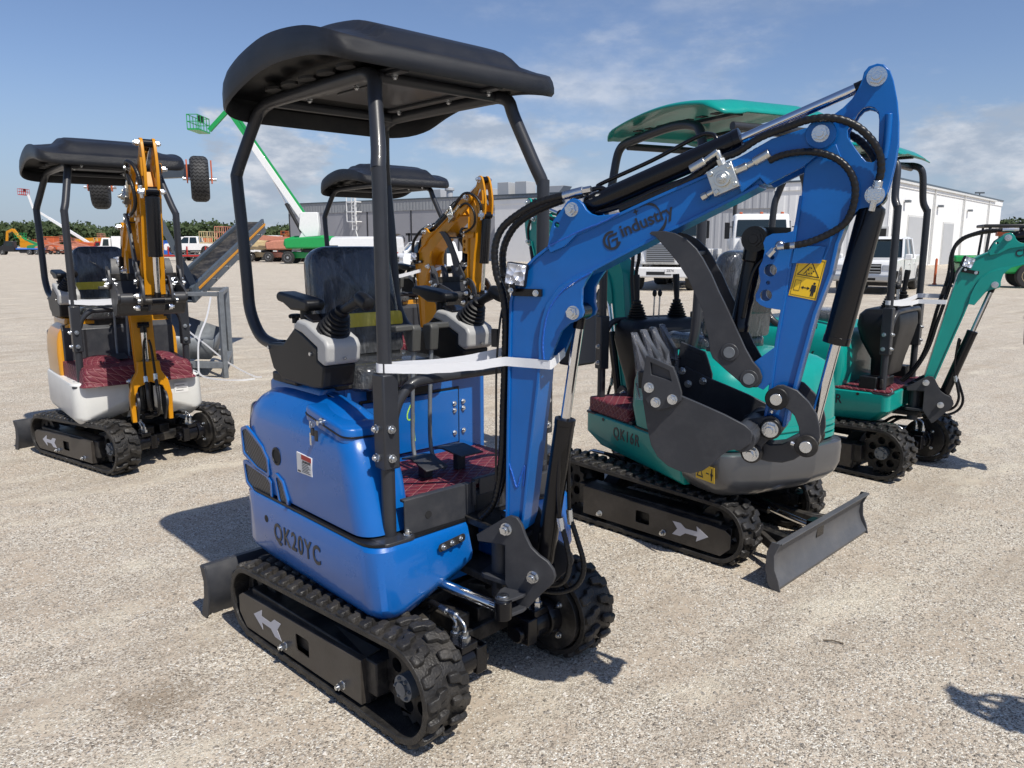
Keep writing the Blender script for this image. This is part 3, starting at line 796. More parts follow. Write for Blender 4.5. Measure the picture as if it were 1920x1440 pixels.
def boom_group(root, T, col, db=0., ds=0., thumb=True, teethfilm=True, detail=True, logo=True, foot='bracket', drop=None, light=True, hoses=True):
    """T: boom plane -> root. db raises the boom, ds turns the stick and everything on it (radians)"""
    if foot == 'fork': T = T @ Matrix.Diagonal((1, 1.25, 1, 1))
    TB = T @ rotM(PFOOT, db)
    TS = TB @ rotM(PARM, ds)
    arm = rot2(PARM, PFOOT, db)
    def sp(p): return rot2(rot2(p, PARM, ds), PFOOT, db)
    def bp(p): return rot2(p, PFOOT, db)
    paint = M[col]
    # --- swing bracket ---
    w = MB(T)
    for s_ in (-1, 1): w.prism(mm(SWB), s_ * .067, s_ * .081)
    if foot == 'bracket':
        w.cyl((-.11, 0, .365), (-.11, 0, .62), .036, n=20)
        for z in (.585, .44): w.plate(roundpoly([(-.17, -.055, .03), (-.02, -.081, 0), (-.02, .081, 0), (-.17, .055, .03)]), z, z + .018)
        w.box(-.05, -.035, -.07, .07, .45, .60)
    br = w.build('swing_bracket', M['gun'], root, bev=.0025)
    w = MB(T)
    for p in (PFOOT, PCB):
        w.nut((p[0], -.081, p[1]), (0, -1, 0), .0185, .020); w.nut((p[0], .081, p[1]), (0, 1, 0), .0185, .020)
    w.build('pin_nut', M['zinc'], br)
    if foot == 'fork':
        ay = lambda pts: [(a, c) for a, c in pts]
        w = MB(T); w.push(Matrix(((0, 1, 0, 0), (1, 0, 0, 0), (0, 0, 1, 0), (0, 0, 0, 1))))
        outer = [(-.108, .37), (-.112, .55), (-.095, .66), (-.062, .73), (-.056, .80), (.056, .80), (.062, .73), (.095, .66), (.112, .55), (.108, .37)]
        inner = [(.084, .37), (.084, .54), (.064, .62), (0, .655), (-.064, .62), (-.084, .54), (-.084, .37)]
        w.prism(outer + inner, .01, .075); w.pop()
        w.build('boom_foot', paint, root, bev=.004)
    # --- boom ---
    w = MB(TB); poly = mm(BOOM)
    inner = offset_plate(poly, -.006)
    w.prism(inner, -.048, .048)
    bo = w.build('boom', paint, root, bev=.002)
    w = MB(TB)
    # top and bottom flange plates, a little wider than the web plates
    def flange(pts, inward):
        q = mm(pts); k = len(q); off = []
        for i in range(k):
            a = Vector(q[max(i - 1, 0)]); c = Vector(q[min(i + 1, k - 1)]); t = (c - a).normalized(); nn = Vector((-t.y, t.x)) * inward
            off.append(tuple(Vector(q[i]) + nn * .009))
        rs = []
        for i in range(k): rs.append([(q[i][0], -.056, q[i][1]), (q[i][0], .056, q[i][1]), (off[i][0], .056, off[i][1]), (off[i][0], -.056, off[i][1])])
        w.rings(rs)
    flange(BOOM[0:15], -1); flange(list(reversed(BOOM[16:32])), 1)
    w.build('flange', paint, bo, bev=.0015)
    w = MB(TB)
    for s_ in (-1, 1):
        w.prism(mm(BRK), s_ * .046, s_ * .060, [[(.121 + .009 * math.cos(k * .7), 1.666 + .009 * math.sin(k * .7)) for k in range(9)]])
    w.build('cylinder_bracket', paint, bo, bev=.002)
    w = MB(TB)
    for s_ in (-1, 1): w.prism(mm(GUS), s_ * .046, s_ * .062)
    w.build('gusset', paint, bo, bev=.002)
    w = MB(TB)
    for s_ in (-1, 1):
        w.prism(mm(TIP), s_ * .048, s_ * .066)
        w.cyl((PARM[0], s_ * .066, PARM[1]), (PARM[0], s_ * .073, PARM[1]), .038, n=26)
    w.build('boom_tip', paint, bo, bev=.002)
    if detail:
        w = MB(TB); rnd = random.Random(3)
        def weld(pts, y=-.0575, r=.0035):
            w.mark(); P = smooth_pts([(a / 1000, y, c / 1000) for a, c in pts], 8)
            P = [p + Vector((rnd.uniform(-.0007, .0007), 0, rnd.uniform(-.0007, .0007))) for p in P]; w.tube(P, r, n=6, sm=0)
        weld([(-53, 873), (-38, 830), (-23, 793), (-8, 835), (8, 872), (1, 800)], -.0485)
        weld([(82, 1241), (78, 1299), (88, 1368), (106, 1415), (144, 1462), (186, 1492), (240, 1522)], -.062)
        weld([(92, 1600), (140, 1622), (198, 1646), (271, 1672), (324, 1698)], -.058)
        w.build('weld_bead', M['blue_weld'] if col == 'blue' else paint, bo)
    w = MB(TB)
    for p, y in ((PAC, .060), (PCT, .062), (PARM, .073)):
        w.nut((p[0], -y, p[1]), (0, -1, 0), .0185, .020); w.nut((p[0], y, p[1]), (0, 1, 0), .0185, .020)
    w.build('pin_nut', M['zinc'], bo)
    # --- stick ---
    w = MB(TS); w.prism(offset_plate(mm(STK), -.004), -.040, .040)
    st = w.build('stick', paint, root, bev=.002)
    w = MB(TS)
    q = mm(STK); k0 = q[:]
    for seg, inw in ((STK[8:19], -1), (list(reversed(STK[23:31])), 1)):
        qq = mm(seg); k = len(qq); rs = []
        for i in range(k):
            a = Vector(qq[max(i - 1, 0)]); c = Vector(qq[min(i + 1, k - 1)]); t = (c - a).normalized(); nn = Vector((-t.y, t.x)) * inw
            o_ = Vector(qq[i]) + nn * .009
            rs.append([(qq[i][0], -.050, qq[i][1]), (qq[i][0], .050, qq[i][1]), (o_[0], .050, o_[1]), (o_[0], -.050, o_[1])])
        w.rings(rs)
    w.build('flange', paint, st, bev=.0015)
    w = MB(TS)
    for s_ in (-1, 1): w.prism(mm(EAR), s_ * .022, s_ * .036, [mm(EARH)])
    w.tube([(1.026, -.036, 1.82), (1.03, -.037, 1.86), (1.03, -.037, 1.93)], .009)
    w.build('cylinder_ear', paint, st, bev=.002)
    w = MB(TS)
    def circ(c, r, n=14): return [(c[0] + r * math.cos(2 * math.pi * i / n), c[1] + r * math.sin(2 * math.pi * i / n)) for i in range(n)]
    for s_ in (-1, 1):
        w.prism(mm(LUG), s_ * .040, s_ * .052, [circ((.766, 1.535), .0175), circ((.758, 1.466), .0165), circ((.769, 1.570), .006), circ((.762, 1.501), .0055)])
        w.prism(mm(STUB), s_ * .036, s_ * .052)
    w.prism([(.826, 1.60), (.905, 1.60), (.895, 1.555), (.82, 1.555)], -.053, -.050)
    w.build('thumb_lug', paint, st, bev=.0015)
    w = MB(TS)
    for p, y in ((PTOP, .036), (PBC, .036)):
        w.nut((p[0], -y, p[1]), (0, -1, 0), .0205, .021); w.nut((p[0], y, p[1]), (0, 1, 0), .019, .018)
    w.build('pin_nut', M['zinc'], st)
    # sticker on the stick
    if detail:
        def onst(u, v):      # u 0..1 left-right, v 0..1 top-down on the sticker quad
            a = Vector((.836, 1.573)).lerp(Vector((.908, 1.563)), u); c = Vector((.816, 1.468)).lerp(Vector((.888, 1.455)), u); return tuple(a.lerp(c, v))
        w = MB(TS); w.prism([onst(0, 0), onst(1, 0), onst(1, 1), onst(0, 1)], -.0412, -.0405)
        sk = w.build('warning_sticker', M['stick'], st)
        w = MB(TS)
        def ln(a, b2, wd=.0012):
            A = Vector(onst(*a)); B = Vector(onst(*b2)); t = (B - A).normalized(); nn = Vector((-t.y, t.x)) * wd / 2
            w.prism([tuple(A + nn - t * wd / 2), tuple(B + nn + t * wd / 2), tuple(B - nn + t * wd / 2), tuple(A - nn - t * wd / 2)], -.0418, -.0412)
        for a, b2 in (((.05, .04), (.95, .04)), ((.95, .04), (.95, .96)), ((.95, .96), (.05, .96)), ((.05, .96), (.05, .04)), ((.05, .49), (.95, .49)),
                      ((.12, .58), (.32, .58)), ((.32, .58), (.32, .84)), ((.32, .84), (.12, .84)), ((.12, .84), (.12, .58))): ln(a, b2, .0009)
        for a, b2 in (((.5, .08), (.88, .44)), ((.88, .44), (.12, .44)), ((.12, .44), (.5, .08))): ln(a, b2, .0022)
        ln((.40, .74), (.64, .74), .0025)
        for x0, x1 in ((.36, .45), (.68, .59)): w.prism([onst(x0, .74), onst(x1, .70), onst(x1, .78)], -.0418, -.0412)
        w.prism([onst(*p) for p in ((.72, .64), (.88, .64), (.90, .80), (.86, .80), (.85, .92), (.81, .92), (.80, .82), (.79, .92), (.75, .92), (.74, .80), (.70, .80))], -.0418, -.0412)
        w.prism([onst(.80 + .045 * math.cos(a * .785), .60 + .03 * math.sin(a * .785)) for a in range(8)], -.0418, -.0412)
        for p in ((.40, .35), (.47, .29), (.55, .24), (.60, .36), (.52, .38), (.44, .40), (.66, .31)):
            w.prism([onst(p[0] + .03, p[1]), onst(p[0], p[1] + .025), onst(p[0] - .03, p[1]), onst(p[0], p[1] - .02)], -.0418, -.0412)
        ln((.34, .40), (.50, .22), .0018)
        w.build('pictogram', M['ink'], sk)
    # --- cylinders ---
    cylinder(root, T, PCB if foot == 'bracket' else (-.02, .40), bp(PCT) if foot == 'bracket' else (-.03, 1.05), .034 if foot == 'bracket' else .026, .0165, .545 if foot == 'bracket' else .40, 'boom_cylinder')
    ac = cylinder(root, T, bp(PAC), sp(PTOP), .032, .0135, .52, 'arm_cylinder')
    cylinder(root, TS, PBC, PLK, .0345, .0145, .40, 'bucket_cylinder')
    # --- bucket linkage ---
    w = MB(TS)
    for s_ in (-1, 1): w.prism(mm(CRNK), s_ * .062, s_ * .074)
    ck = w.build('crank_link', M['gun'], root, bev=.002)
    w = MB(TS)
    for p in (PCR, PLK):
        for s_ in (-1, 1):
            w.cyl((p[0], s_ * .074, p[1]), (p[0], s_ * .084, p[1]), .032, n=22)
    w.cyl((PCR[0], -.074, PCR[1]), (PCR[0], .074, PCR[1]), .022); w.cyl((PLK[0], -.074, PLK[1]), (PLK[0], .074, PLK[1]), .022)
    w.build('pin_boss', M['chassis'], ck, bev=.003)
    w = MB(TS)
    for p in (PCR, PLK):
        for s_ in (-1, 1): w.mark(); w.cyl((p[0], s_ * .084, p[1]), (p[0], s_ * .095, p[1]), .0165, n=18)
    w.mark(); w.cyl((.798, -.079, 1.15), (.795, -.079, 1.142), .005); w.cyl((.862, -.079, 1.06), (.852, -.079, 1.062), .006, n=6)
    w.build('pin', M['zinc'], ck, bev=.001)
    w = MB(TS); w.prism(mm(LINK), -.034, .034)
    w.build('bucket_link', M['gun'], root, bev=.003)
    # --- bucket ---
    w = MB(TS)
    for s_ in (-1, 1): w.prism(mm(BUCK), s_ * .158, s_ * .170)
    shell = mm([(451, 1215)] + BUCK[1:17])
    k = len(shell); rs = []
    for i in range(k):
        a = Vector(shell[max(i - 1, 0)]); c = Vector(shell[min(i + 1, k - 1)]); t = (c - a).normalized(); nn = Vector((-t.y, t.x)) * .008
        o_ = Vector(shell[i]) + nn
        rs.append([(shell[i][0], -.158, shell[i][1]), (shell[i][0], .158, shell[i][1]), (o_[0], .158, o_[1]), (o_[0], -.158, o_[1])])
    w.rings(rs)
    bk = w.build('bucket', M['gun'], root, bev=.0015)
    w = MB(TS); w.box(.436, .462, -.17, .17, 1.195, 1.245)
    w.build('cutting_edge', M['chassis'], bk, bev=.003)
    w = MB(TS); rec = [(474, 1276), (530, 1256), (538, 1226), (478, 1240)]
    for s_ in (-1, 1):
        w.mark(); w.prism(mm(CUT), s_ * .171, s_ * .183, [mm(rec)])
        w.prism(mm(rec), s_ * .171, s_ * .174)
    w.build('side_cutter', M['gun'], bk, bev=.002)
    w = MB(TS)
    for s_ in (-1, 1):
        for p in ((.474, 1.203), (.495, 1.162), (.543, 1.175)):
            w.nut((p[0], s_ * .183, p[1]), (0, s_, 0), .0125, .012); w.nut((p[0], s_ * .158, p[1]), (0, -s_, 0), .0105, .012)
    w.build('bolt', M['zinc'], bk)
    for y in (-.135, -.045, .045, .135):
        w = MB(TS)
        w.rings([[(a, y + j, c) for a, j, c in ((.432, -.022, 1.20), (.462, -.022, 1.20), (.462, .022, 1.20), (.432, .022, 1.20))],
                 [(a, y + j, c) for a, j, c in ((.425, -.020, 1.27), (.458, -.020, 1.275), (.458, .020, 1.275), (.425, .020, 1.27))],
                 [(a, y + j, c) for a, j, c in ((.402, -.014, 1.345), (.410, -.014, 1.347), (.410, .014, 1.347), (.402, .014, 1.345))]])
        th = w.build('bucket_tooth', M['gun'], bk, bev=.002)
        if teethfilm:
            w = MB(TS); rnd = random.Random(int(y * 1000)); rs = []
            for z, hw, hx, cx in ((1.16, .034, .028, .447), (1.20, .032, .026, .446), (1.24, .030, .026, .442), (1.27, .026, .023, .438), (1.31, .021, .016, .424), (1.352, .017, .008, .406)):
                rs.append([(cx + hx * math.cos(a * .785) + rnd.uniform(-.003, .003), y + hw * math.sin(a * .785) + rnd.uniform(-.003, .003), z) for a in range(8)])
            w.rings(rs, cap=True); w.build('clear_film', M['teethfilm'], th, flat=True)
    w = MB(TS)
    for s_ in (-1, 1): w.prism(mm(BEAR), s_ * .052, s_ * .064)
    w.cyl((.735, -.158, 1.075), (.735, .158, 1.075), .036, n=20)
    w.build('bucket_ear', M['gun'], bk, bev=.002)
    w = MB(TS)
    for p in (PBK, PBL):
        w.cyl((p[0], -.070, p[1]), (p[0], .070, p[1]), .030, n=22)
    w.build('pin_boss', M['chassis'], bk, bev=.003)
    w = MB(TS)
    for p in (PBK, PBL):
        w.nut((p[0], -.070, p[1]), (0, -1, 0), .0195, .02); w.nut((p[0], .070, p[1]), (0, 1, 0), .0195, .02)
    w.build('pin_nut', M['zinc'], bk)
    # --- thumb ---
    if thumb:
        w = MB(TS)
        for s_ in (-1, 1): w.prism(mm(THUMB), s_ * .056, s_ * .068)
        w.box(.60, .66, -.056, .056, 1.30, 1.312); w.box(.50, .56, -.056, .056, 1.575, 1.587)
        tb = w.build('thumb', M['gun'], root, bev=.0015)
        w = MB(TS)
        for p in ((.670, 1.303), (.728, 1.231)):
            w.cyl((p[0], -.066, p[1]), (p[0], -.072, p[1]), .026, n=24); w.cyl((p[0], -.066, p[1]), (p[0], .07, p[1]), .020)
        w.build('pin_boss', M['gun'], tb, bev=.002)
        w = MB(TS)
        for p in ((.670, 1.303), (.728, 1.231)): w.mark(); w.cyl((p[0], -.072, p[1]), (p[0], -.0745, p[1]), .0165, n=20)
        w.build('pin', M['steel'], tb, bev=.001)
        a, b_ = (.715, 1.620), (.670, 1.303)
        w = MB(TS)
        w.cyl((a[0], -.034, a[1]), (a[0], .034, a[1]), .036, n=24)
        w.tubes((a[0], 0, a[1]), (b_[0], 0, b_[1]), [(.02, .02), (.03, .030), (.06, .030), (.065, .026), (.24, .026), (.245, .029), (.262, .029), (.264, .018)], n=20)
        w.prism([(.70, 1.595), (.76, 1.60), (.80, 1.632), (.80, 1.652), (.70, 1.655), (.685, 1.63)], .036, .046)
        w.tube([(.75, -.03, 1.572), (.725, -.03, 1.545), (.71, -.03, 1.50), (.695, -.03, 1.40)], .006)
        tc_ = w.build('thumb_cylinder', M['gloss'], root)
        w = MB(TS); w.nut((a[0], -.034, a[1]), (0, -1, 0), .022, .012); w.build('head_bolt', M['gloss'], tc_)
        w = MB(TS); w.cyl((.757, -.05, 1.575), (.772, -.05, 1.592), .009, n=6); w.tube([(.768, -.05, 1.588), (.78, -.06, 1.598), (.80, -.072, 1.600)], .0045)
        w.cyl((.787, -.078, 1.598), (.832, -.084, 1.603), .0095, n=12); w.sph((.79, -.068, 1.603), .013)
        w.build('hose_fitting', M['zinc'], tc_)
    if hoses:
        # wrapped hoses, valve block
        w = MB(T); P = [bp((a / 1000, c / 1000)) for a, c in HOSE1[:7]] + [sp((a / 1000, c / 1000)) for a, c in HOSE1[7:]]
        ys = [-.035, -.045, -.055, -.060, -.070, -.080, -.085, -.085, -.080, -.070, -.062, -.056, -.052, -.050]
        w.tube([(p[0], y, p[1]) for p, y in zip(P, ys)], .0105, rib=.0013, pitch=.016)
        w.tube([(p[0] - .012, -y * .75, p[1] - .012) for p, y in zip(P, ys)], .0105, rib=.0013, pitch=.016)
        w.build('stick_hose', M['hose'], root)
        w = MB(T); P = [bp((a / 1000, c / 1000)) for a, c in HOSE2[:4]] + [sp((a / 1000, c / 1000)) for a, c in HOSE2[4:]]
        w.tube([(p[0], y, p[1]) for p, y in zip(P, [-.066, -.072, -.080, -.085, -.085, -.082, -.078, -.074, -.072, -.072, -.074, -.080, -.084])], .0095, rib=.0012, pitch=.014)
        w.build('thumb_hose', M['hose'], root)
        w = MB(T); hb = [(p[0], y, p[1]) for p, y in zip([bp((a / 1000, c / 1000)) for a, c in HB1[:11]] + [(a / 1000, c / 1000) for a, c in HB1[11:]], [-.03] * 11 + [-.02, 0])]
        w.tube(hb, .0125, rib=.0013, pitch=.018)
        hb = [(p[0], y, p[1]) for p, y in zip([bp((a / 1000, c / 1000)) for a, c in HB2[:10]] + [(a / 1000, c / 1000) for a, c in HB2[10:]], [.025] * 10 + [.02, .01])]
        w.tube(hb, .0125, rib=.0013, pitch=.018)
        w.build('boom_hose', M['hose'], root)
        w = MB(T @ rotM(PFOOT, db))
        for y in (-.03, .022):
            w.mark(); w.cyl((.13, y, 1.755), (.195, y, 1.768), .0135, n=12); w.cyl((.195, y, 1.768), (.222, y, 1.772), .011, n=6)
        w.build('hose_fitting', M['zinc'], root)
        w = MB(TB); w.tube([(.215, -.01, 1.772), (.245, -.01, 1.776), (.268, -.01, 1.764), (.27, -.01, 1.752)], .0075, sm=5)
        w.tube([(.225, .01, 1.782), (.25, .01, 1.795), (.40, .01, 1.852), (.53, .01, 1.910), (.57, .008, 1.915), (.588, .005, 1.902), (.59, .002, 1.885)], .0065)
        w.tube([(.235, -.018, 1.70), (.33, -.034, 1.722), (.43, -.036, 1.762), (.52, -.036, 1.79), (.56, -.04, 1.815), (.60, -.045, 1.838)], .008)
        w.build('hard_line', M['gloss'], root)
        # hoses at the boom cylinder foot
        w = MB(T)
        w.tube([(.141, -.03, .667), (.157, -.03, .613), (.168, -.03, .548), (.150, -.025, .486), (.099, -.01, .45), (.0, 0, .44)], .0095, rib=.0012, pitch=.014)
        w.tube([(.150, .02, .680), (.176, .02, .611), (.198, .02, .539), (.190, .02, .479), (.151, .02, .433), (.08, .01, .412), (-.05, 0, .42)], .0095, rib=.0012, pitch=.014)
        w.build('cylinder_hose', M['hose'], root)
        w = MB(T); w.mark(); w.cyl((.138, -.03, .662), (.130, -.03, .705), .012, n=6); w.mark(); w.cyl((.148, .02, .67), (.142, .02, .72), .012, n=6)
        w.build('hose_fitting', M['zinc'], root)
        w = MB(T); w.tube([(.130, -.03, .70), (.122, -.03, .80), (.128, -.025, .93), (.135, -.015, .97)], .007); w.tube([(.142, .02, .715), (.14, .01, .90), (.145, 0, .96)], .007)
        w.build('hard_line', M['gloss'], root)
        v = MB(TB @ TM(.632, -.048, 1.782) @ RY(-22) @ TM(-.632, 0, -1.782))
        v.box(.596, .668, -.040, 0, 1.746, 1.818)
        v.cyl((.632, -.04, 1.782), (.632, -.052, 1.782), .022, n=20)
        for a in (-1, 1):
            for c in (-1, 1): v.cyl((.632 + .026 * a, -.040, 1.782 + .026 * c), (.632 + .026 * a, -.046, 1.782 + .026 * c), .007, n=10)
        v.nut((.632, -.052, 1.782), (0, -1, 0), .012, .008)
        v.cyl((.668, -.02, 1.79), (.70, -.02, 1.79), .012, n=6); v.cyl((.70, -.02, 1.79), (.72, -.02, 1.792), .009, n=8); v.cyl((.72, -.02, 1.792), (.765, -.022, 1.797), .0125, n=14)
        v.cyl((.640, -.02, 1.818), (.640, -.02, 1.838), .013, n=6); v.cyl((.640, -.02, 1.838), (.640, -.02, 1.862), .008, n=8); v.cyl((.642, -.02, 1.86), (.595, -.02, 1.85), .009, n=8); v.cyl((.60, -.02, 1.851), (.555, -.02, 1.846), .012, n=14)
        v.cyl((.596, -.02, 1.765), (.575, -.02, 1.762), .008, n=8); v.cyl((.575, -.02, 1.762), (.558, -.02, 1.76), .011, n=6)
        v.build('valve_block', M['steelbright'], root, bev=.0015)
        w = MB(TS); w.cyl((1.018, -.050, 1.765), (1.013, -.050, 1.725), .013, n=10); w.cyl((1.013, -.050, 1.725), (1.007, -.046, 1.69), .009, n=6); w.box(.995, 1.027, -.064, -.040, 1.715, 1.745)
        w.build('hose_fitting', M['zinc'], root, bev=.001)
    if light:
        lt = MB(TB @ TM(-.01, -.085, 1.512) @ RZ(14) @ RY(8))
        lt.box(-.034, .034, .004, .04, -.036, .036)
        for k in range(5): lt.box(-.030 + .014 * k, -.024 + .014 * k, .04, .056, -.03, .03)
        lo = lt.build('work_light', M['plastic'], root, bev=.003)
        lt = MB(TB @ TM(-.01, -.085, 1.512) @ RZ(14) @ RY(8)); lt.box(-.031, .031, -.003, .004, -.033, .033)
        lt.build('lens', M['lens'], lo, bev=.002)
        lt = MB(TB); lt.box(-.035, .07, -.062, -.050, 1.442, 1.466); lt.box(-.035, -.012, -.10, -.05, 1.455, 1.460)
        lt.box(-.03, -.01, -.09, -.082, 1.455, 1.485)
        lt.build('light_bracket', M['gloss'], lo, bev=.001)
        lt = MB(TB); lt.nut((.052, -.062, 1.453), (0, -1, 0), .009, .006); lt.nut((-.018, -.098, 1.462), (0, -1, 0), .007, .01)
        lt.build('bracket_bolt', M['zinc'], lo)
        lt = MB(TB); lt.tube([(-.03, -.05, 1.50), (-.075, -.03, 1.50), (-.12, .0, 1.495), (-.10, .01, 1.44), (-.088, -.045, 1.36), (-.10, -.05, 1.20), (-.105, -.045, 1.0), (-.11, -.04, .80)], .0038)
        lt.box(-.115, -.095, -.058, -.045, 1.27, 1.33)
        lt.build('light_cable', M['hose'], lo)
    return TB, TS
M['steelbright'] = mat('zinc_block', (.62, .62, .58), .35, 1, bump=.08, bscale=120, rvar=.1)
def interp(tab, x):
    if x <= tab[0][0]: return tab[0][1]
    for i in range(len(tab) - 1):
        (a, p), (b, q) = tab[i], tab[i + 1]
        if x <= b:
            h = b - a; f = (x - a) / h
            m0 = (q - tab[i - 1][1]) / (b - tab[i - 1][0]) if i else (q - p) / h
            m1 = (tab[i + 2][1] - p) / (tab[i + 2][0] - a) if i + 2 < len(tab) else (q - p) / h
            return (2 * f ** 3 - 3 * f * f + 1) * p + (f ** 3 - 2 * f * f + f) * h * m0 + (3 * f * f - 2 * f ** 3) * q + (f ** 3 - f * f) * h * m1
    return tab[-1][1]

def canopy_black(root, T, ridges=False):
    x0, x1, hw = -.70, .315, .49
    rim = [(-.70, 2.10), (-.55, 2.135), (-.40, 2.18), (-.2, 2.215), (.05, 2.212), (.20, 2.19), (.35, 2.15)]
    side = [(-.70, .105), (-.4, .105), (0, .085), (.20, .065), (.35, .05)]
    def foot(k):
        s_ = 1 - k
        pts = roundpoly([(x0 + k * .5, -hw * s_, .20), (x1 - k * .5, -hw * s_, .14), (x1 - k * .5, hw * s_, .14), (x0 + k * .5, hw * s_, .20)], 8)
        out = []
        for i in range(len(pts)):            # subdivide long edges so that curved heights show
            a = Vector(pts[i]); b = Vector(pts[(i + 1) % len(pts)]); n = max(1, int((b - a).length / .04)) if (b - a).length > .05 or True else 1
            out.append((a, b))
        return pts
    base = roundpoly([(x0, -hw, .20), (x1, -hw, .13), (x1, hw, .13), (x0, hw, .20)], 8)
    # uniform resampling of the outline, shared by all rings
    loop = [Vector(p) for p in base] + [Vector(base[0])]; L = [0]
    for i in range(1, len(loop)): L.append(L[-1] + (loop[i] - loop[i - 1]).length)
    n = 96; O_ = []; j = 0
    for k in range(n):
        t = L[-1] * k / n
        while L[j + 1] < t: j += 1
        O_.append(loop[j].lerp(loop[j + 1], (t - L[j]) / max(L[j + 1] - L[j], 1e-9)))
    cx = (x0 + x1) / 2
    def zt(x, y, k):
        z = interp(rim, x) + interp(side, x)
        z += .034 * (1 - (1 - k) ** 3)
        # raised centre panel with rounded shoulders
        a = min(max((.33 - abs(y)) / .055, 0), 1); b = min(max((x + .62) / .30, 0), 1) * min(max((.30 - x) / .10, 0), 1)
        z += .034 * a * a * (3 - 2 * a) * b * b * (3 - 2 * b)
        # side scoops
        c = math.exp(-((x - .02) / .11) ** 2) * math.exp(-((abs(y) - .40) / .05) ** 2); z -= .022 * c
        if ridges:
            z += .008 * (.5 + .5 * math.cos(x * 2 * math.pi / .16)) * b * a
        return z
    rs = []
    def ring(s_, f):
        rs.append([(lambda x, y: (x, y, f(x, y)))(cx + (p.x - cx) * s_, p.y * s_) for p in O_])
    # underside edge, inward lip, then outside wall and top
    ring(.965, lambda x, y: interp(rim, x) + .055)
    ring(.968, lambda x, y: interp(rim, x) + .004)
    ring(.985, lambda x, y: interp(rim, x) - .006)
    ring(1.0, lambda x, y: interp(rim, x) + .008)
    ring(1.0, lambda x, y: interp(rim, x) + interp(side, x) * .5)
    ring(.992, lambda x, y: interp(rim, x) + interp(side, x) * .85)
    ring(.975, lambda x, y: interp(rim, x) + interp(side, x) + .008)
    for s_ in (.945, .90, .85, .80, .75, .72, .70, .68, .66, .64, .62, .60, .58, .55, .50, .44, .36, .24, .12, .02): ring(s_, lambda x, y, s_=s_: zt(x, y, 1 - s_))
    w = MB(T); w.rings(rs, cap=False); w.add(rs[-1], [tuple(range(n))])
    o = w.build('canopy', M['canopy'], root, ang=60)
    # underside shell and bolted panel
    w = MB(T); rs2 = []
    for s_ in (.966, .90, .80, .62, .3, .02): rs2.append([(cx + (p.x - cx) * s_, p.y * s_, interp(rim, cx + (p.x - cx) * s_) * .3 + 2.215 * .7 + (0 if s_ > .9 else .012)) for p in O_])
    w.rings(rs2, cap=False); w.build('canopy_lining', M['plastic'], o, ang=60)
    w = MB(T); w.plate(roundpoly([(-.44, -.24, .04), (.22, -.24, .04), (.22, .24, .04), (-.44, .24, .04)]), 2.180, 2.188)
    w.plate(roundpoly([(-.32, -.15, .04), (.12, -.15, .04), (.12, .15, .04), (-.32, .15, .04)]), 2.174, 2.180)
    for s_ in (-1, 1): w.box(-.46, .24, s_ * .21 - .018, s_ * .21 + .018, 2.168, 2.180)
    w.build('roof_panel', M['tube'], o, bev=.003)
    w = MB(T)
    for s_ in (-1, 1):
        for k in range(5):
            x = -.42 + .13 * k; w.mark()
            w.plate([(x + .046 * math.cos(a * .524), s_ * .350 + .026 * math.sin(a * .524)) for a in range(12)], 2.182, 2.192)
    w.build('vent_slot', M['darkvoid'], o)
    w = MB(T)
    for s_ in (-1, 1):
        for x in (-.40, -.06, .18): w.nut((x, s_ * .21, 2.168), (0, 0, -1), .010, .010)
    w.build('bolt', M['zinc'], o)

